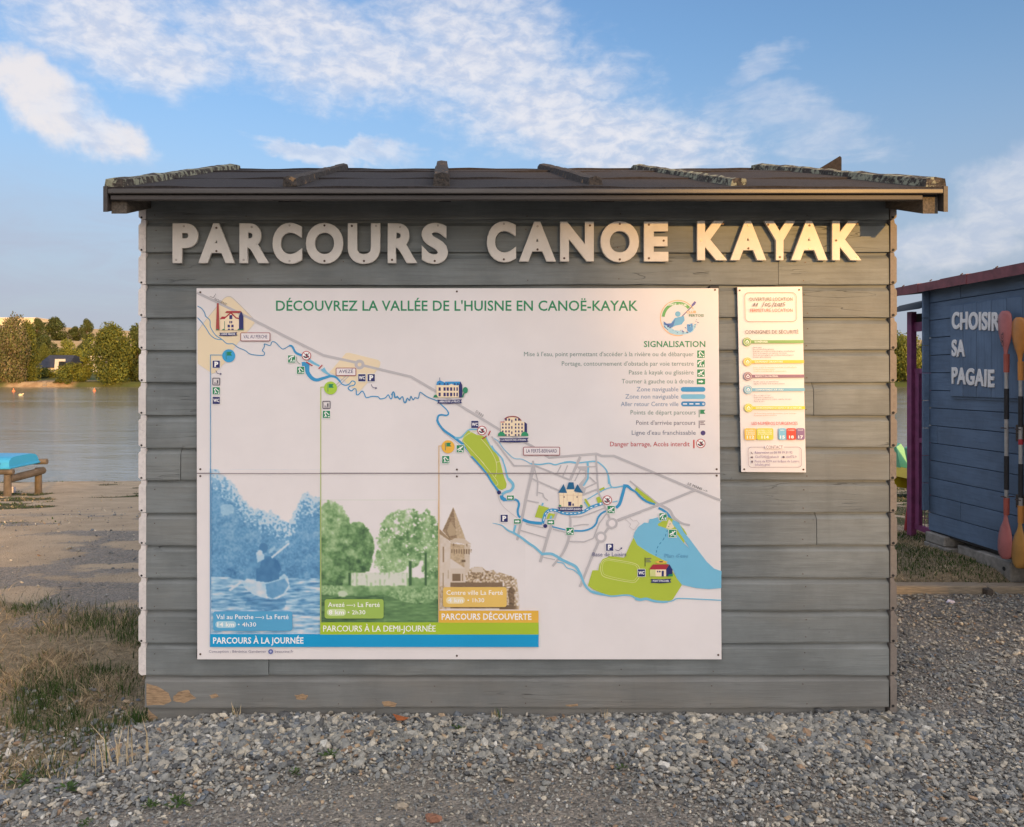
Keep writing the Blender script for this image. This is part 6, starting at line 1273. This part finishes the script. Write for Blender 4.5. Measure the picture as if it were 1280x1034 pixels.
# ---------------------------------------------------------------- trees
def tree_mesh(name, blobs, n, leaf, col, seed, trunk=None, hang=0.0):
    r = np.random.default_rng(seed); B = np.array(blobs); vol = B[:, 3]*B[:, 4]*B[:, 5]; p = vol**0.75; p /= p.sum(); b = r.choice(len(B), n, p=p)
    d = r.normal(size=(n, 3)); d /= np.linalg.norm(d, axis=1)[:, None]; rad = r.uniform(0.50, 1.05, n)**0.6
    P = B[b, :3]+d*rad[:, None]*B[b, 3:6]*(1+0.22*(fbm(d[:, 0]*3+b, d[:, 2]*3+d[:, 1]*2, seed)[:, None]-0.5)*2)
    P[:, 2] -= hang*r.random(n)**2
    q = r.normal(size=(n, 3)); q += d*1.1; q /= np.linalg.norm(q, axis=1)[:, None]; t = np.cross(q, r.normal(size=(n, 3))); t /= np.linalg.norm(t, axis=1)[:, None]; u = np.cross(q, t)
    s = leaf*r.uniform(.55, 1.3, (n, 1)); V = np.stack([P-t*s, P+u*s*.62, P+t*s, P-u*s*.62], 1).reshape(-1, 3)
    F = np.arange(n*4).reshape(n, 4); bb = r.uniform(.70, 1.28, len(B))[b][:, None]; c = np.array(col)[r.integers(0, len(col), n)]*r.uniform(.84, 1.16, (n, 1))*bb
    return np_mesh(name, V, F, np.repeat(c, 4, axis=0))
M['bark'] = simple('grey_brown_bark', (0.13, 0.10, 0.075), 0.95, 0.3, 3, 0.02)
def trunk_mesh(h, r, seed, limbs=5, top=0.62):
    rr = random.Random(seed); mb = MB(); mb.tube([(0, 0, -0.6), (0, 0, h*.2), (rr.uniform(-.3, .3), 0, h*.45), (rr.uniform(-.5, .5), rr.uniform(-.3, .3), h*top)], [r*1.2, r, r*.75, r*.3], 9)
    for k in range(limbs):
        a = rr.uniform(0, 6.28); z = h*rr.uniform(.18, .5); l = h*rr.uniform(.22, .36); mb.tube([(0, 0, z), (math.cos(a)*l*.5, math.sin(a)*l*.5, z+l*.5), (math.cos(a)*l*.85, math.sin(a)*l*.85, z+l)], [r*.5, r*.35, r*.12], 6)
    me = mb.mesh('trunk', smooth=True); me.materials.append(M['bark']); return me
def blobset(seed, w, h, n, base=0.12, shape='round'):
    rr = random.Random(seed); out = []
    for k in range(n):
        f = rr.random(); z = h*(base+(1-base)*f*0.86)
        env = math.sin(math.pi*min(1, 0.22+0.78*f))**0.6 if shape == 'round' else (1-f)**0.45*0.95+0.1
        a = rr.uniform(0, 6.28); rd = w/2*env*rr.uniform(.25, .78); s = w*rr.uniform(.13, .22)
        out.append((rd*math.cos(a), rd*math.sin(a), z, s, s, s*rr.uniform(.75, 1.15)))
    return out
GRN1 = [(.12, .15, .035), (.17, .19, .04), (.21, .21, .045), (.08, .105, .028)]; GRN2 = [(.06, .085, .03), (.08, .105, .035), (.11, .125, .04)]; OLV = [(.18, .18, .07), (.21, .19, .09), (.14, .16, .055), (.24, .19, .12)]; YEL = [(.26, .26, .05), (.22, .24, .05), (.18, .21, .04)]
proto = {}
for nm, w, h, nb, n, leaf, colr, hang, sd_ in (('willow', 17, 17, 34, 15000, .34, OLV, 2.0, 1), ('broad', 18, 18, 40, 16000, .34, GRN1, 0.6, 2), ('dark', 14, 14, 26, 9000, .36, GRN2, 0.2, 3), ('yellow', 14, 13, 26, 9000, .34, YEL, 0.4, 4), ('bushy', 9, 5, 16, 4200, .28, GRN1, 0, 5)):
    bl = blobset(sd_, w, h, nb, 0.02 if nm in ('willow', 'broad', 'bushy') else 0.12)
    cm = tree_mesh('crown', bl, n, leaf, colr, sd_, hang=hang); cm.materials.append(M['leaf']); proto[nm] = (w, h, cm, trunk_mesh(h, h*.022, sd_))
def tree(kind, x, y, wid, hgt, lab, name='tree', group=None, rot=None, zoff=0, trunk=True):
    w, h, cm, tm = proto[kind]; e = empty(name, (x, y, float(ground_h(x, y))+zoff), lab, 'bush' if name == 'bush' else 'tree', group); e.rotation_euler.z = random.uniform(0, 6.28) if rot is None else rot
    e.scale = (wid/w, wid/w, hgt/h)
    for nm, me in (('crown', cm),)+((('trunk', tm),) if trunk else ()):
        o = bpy.data.objects.new(nm, me); COL.objects.link(o); o.parent = e
    return e
def tpx(kind, pxa, pxb, ytop, Y, lab, **k):
    x = px_x((pxa+pxb)/2, Y); wid = (pxb-pxa)/FPX*Y; zt = px_z(ytop, Y); zb = float(ground_h(x, Y)); return tree(kind, x, Y, wid, (zt-zb)*1.04, lab, **k)
FB = 'trees on the far bank of the lake'
tpx('willow', -12, 43, 397, 234, 'olive brown willow on the far bank, left of the sandy landing', group=FB, rot=0.4)
tpx('broad', 14, 50, 402, 238, 'tall green tree behind the olive willow on the far bank', group=FB, rot=1.4)
tpx('willow', -62, 8, 400, 236, 'olive willow at the left frame edge on the far bank', group=FB, rot=2)
tpx('broad', 106, 170, 405, 233, 'broad sunlit yellow-green tree on the far bank beside the hut edge', group=FB, rot=0)
tpx('yellow', 88, 118, 443, 234, 'low yellow-green tree in front of the pale far house', group=FB)
tpx('dark', 145, 200, 410, 240, 'dark green tree behind the broad sunlit tree, next to the hut edge', group=FB)
tpx('bushy', 70, 108, 458, 232, 'green bush on the far bank right of the dark roofed house', name='bush')
tpx('bushy', 66, 82, 474, 231, 'small bush on the sandy landing across the lake', name='bush')
tpx('bushy', 30, 74, 462, 262, 'hedge in front of the dark roofed house across the lake', name='bush')
tpx('yellow', 68, 102, 424, 330, 'bright yellow-green round tree behind the dark roofed house', group=FB)
tpx('dark', 38, 74, 421, 345, 'dark tree up the slope left of the bright yellow-green tree', group=FB)
tpx('broad', 46, 64, 430, 322, 'yellow-green tree just left of the dark roof', group=FB); tpx('dark', 95, 122, 427, 350, 'dark green tree on the slope right of the bright one', group=FB); tpx('dark', 118, 150, 424, 350, 'dark tree on the slope behind the broad sunlit tree', group=FB)
FR = 'trees along the ridge beyond the mown field'
tpx('dark', 50, 86, 398, 520, 'wide dark tree clump on the ridge beyond the mown field', group=FR); tpx('dark', 37, 56, 399, 530, 'dark tree at the end of the pale factory on the ridge', group=FR); tpx('dark', 99, 117, 400, 520, 'round solitary tree standing on the ridge line', group=FR); tpx('dark', 84, 104, 409, 525, 'low trees between the clump and the solitary tree on the ridge', group=FR); tpx('dark', 168, 186, 406, 520, 'ridge tree half hidden by the left corner of the grey hut', group=FR); tpx('dark', -40, 10, 408, 520, 'ridge tree at the left frame edge below the factory', group=FR)
tpx('yellow', 1108, 1150, 420, 233, 'yellow-green tree on the far bank seen between the two huts', group=FB); tpx('broad', 1136, 1190, 424, 236, 'green tree on the far bank behind the purple gate', group=FB)
rr = random.Random(12)
for i, px in enumerate(list(range(200, 1110, 62))+list(range(1200, 1700, 70))+list(range(-420, -60, 66))):
    tpx(rr.choice(['willow', 'broad', 'yellow', 'dark']), px-8, px+72, rr.uniform(402, 428), rr.uniform(233, 240), 'tree of the closed row on the far bank that the huts or the frame hide', group='far bank trees hidden by huts or frame', rot=rr.uniform(0, 6))
# trees behind the viewer, in front of the low sun: their shade lies on the hut
def shade_tree(X, z0, z1, w, lab, kind='dark', D=88):
    """X: where on the hut front its shade falls; z1: top of the shade"""
    hx = math.sin(SUN_AZ); hy = math.cos(SUN_AZ); x = X+hx*D; y = FY+hy*D; lift = D*math.tan(SUN_EL); zb = float(ground_h(x, y)); return tree(kind, x, y, w, (z1+lift-zb)*1.06, lab, group='trees behind the viewer that shade the hut', name='tree', rot=X*1.3)
SHT = [(-0.75, 0, 4.7, 4.5), (0.35, 0, 1.5, 3.2), (1.05, 0, 0.7, 3.0), (-4.6, 0, -0.4, 6), (-9.5, 0, -0.6, 7), (2.5, 0, 0.35, 4.6), (5.0, 0, 0.3, 7), (9.5, 0, 0.8, 8), (14, 0, .5, 8)]
for i, (X, a, b, w) in enumerate(SHT):
    for q in range(2):
        shade_tree(X+q*0.35, a, b-q*0.3, w, 'tree behind the viewer, out of the frame, between the low sun and the grey hut', ['broad', 'dark'][q], 86+q*5)
# ---------------------------------------------------------------- far buildings
M['slate'] = simple('dark_slate_roof', (0.028, 0.032, 0.05), 0.6, 0.15, 1, 0); M['render'] = simple('pale_render', (0.62, 0.58, 0.54), 0.85, 0.05, 1, 0); M['glass'] = simple('dark_window_glass', (0.03, 0.035, 0.04), 0.1, 0.1, 1, 0); M['clad'] = simple('cream_sheet_cladding', (0.66, 0.56, 0.38), 0.7, 0.05, .2, 0)
Y = 288; x = lambda p: px_x(p, Y); z = lambda p: px_z(p, Y); zg0 = px_z(470, Y)
hs = empty('house', (x(70), Y, zg0), 'low white house with a wide dark slate roof across the lake', 'house')
MB().box(x(48), x(86), Y, Y+10, zg0-2, z(457)).build('wall', M['render'], hs)
MB().prism([(x(44), Y-1, z(459.5)), (x(53.5), Y+5, z(443.5)), (x(85.5), Y+5, z(443.5)), (x(85.5), Y-1, z(459.5))], (0, 8, -1.2)).build('roof', M['slate'], hs)
MB().prism([(x(70.5), Y-1.6, z(462)), (x(71.5), Y-1.6, z(449)), (x(84), Y-1.6, z(449)), (x(84), Y-1.6, z(452)), (x(76), Y-1.6, z(452)), (x(75), Y-1.6, z(462))], (0, 0.4, 0)).build('porch', M['render'], hs)
MB().box(x(75.5), x(84), Y-1.3, Y-1.2, z(458.5), z(452.3)).build('window', M['glass'], hs)
wl = MB().prism([(x(44), Y-8, z(462)), (x(44), Y-8, z(455.5)), (x(50), Y-8, z(457.5)), (x(58), Y-8, z(459)), (x(70), Y-8, z(460.5)), (x(70), Y-8, z(463))], (0, .4, 0)).build('garden_wall', M['render']); tag(wl, 'low white garden wall sloping in front of the dark roofed house', 'wall')
h2 = empty('house', (x(107), Y+10, zg0), 'pale flat roofed house half hidden by the broad sunlit tree', 'house')
MB().box(x(98), x(118), Y+6, Y+16, zg0-2, z(446)).build('wall', M['render'], h2); MB().box(x(97.5), x(118.5), Y+5.6, Y+16.4, z(446)+.01, z(444.5)).build('roof', M['render'], h2); MB().box(x(102), x(106), Y+5.9, Y+5.99, z(455), z(450)).build('window', M['glass'], h2); MB().box(x(109), x(115), Y+5.9, Y+5.99, z(455), z(450)).build('window', M['glass'], h2)
Y = 690; zg0 = float(ground_h(px_x(20, Y), Y)); fa = empty('factory_building', (px_x(10, Y), Y, zg0), 'long cream warehouse on the skyline at the upper left', 'warehouse')
MB().box(px_x(-90, Y), px_x(47, Y), Y, Y+40, zg0-8, px_z(398.2, Y)).build('wall', M['clad'], fa); MB().box(px_x(-90.5, Y), px_x(47.5, Y), Y-.5, Y+40.5, px_z(398.2, Y)+.01, px_z(397, Y)).build('roof', M['render'], fa)
# concrete slipway steps on the landing
M['path'] = simple('grey_concrete_steps', (0.24, 0.21, 0.18), 0.9, 0.15, 1, 0)
st_ = empty('landing_steps', (px_x(55, 232), 232, -0.5), 'narrow steps down the sandy landing across the lake', 'steps')
for k in range(7):
    y0 = 229.5+k*0.95; MB().box(px_x(53, y0), px_x(58, y0), y0, y0+1.0, -1.5, float(ground_h(-121, y0+.5))+.12).build('step', M['path'], st_)
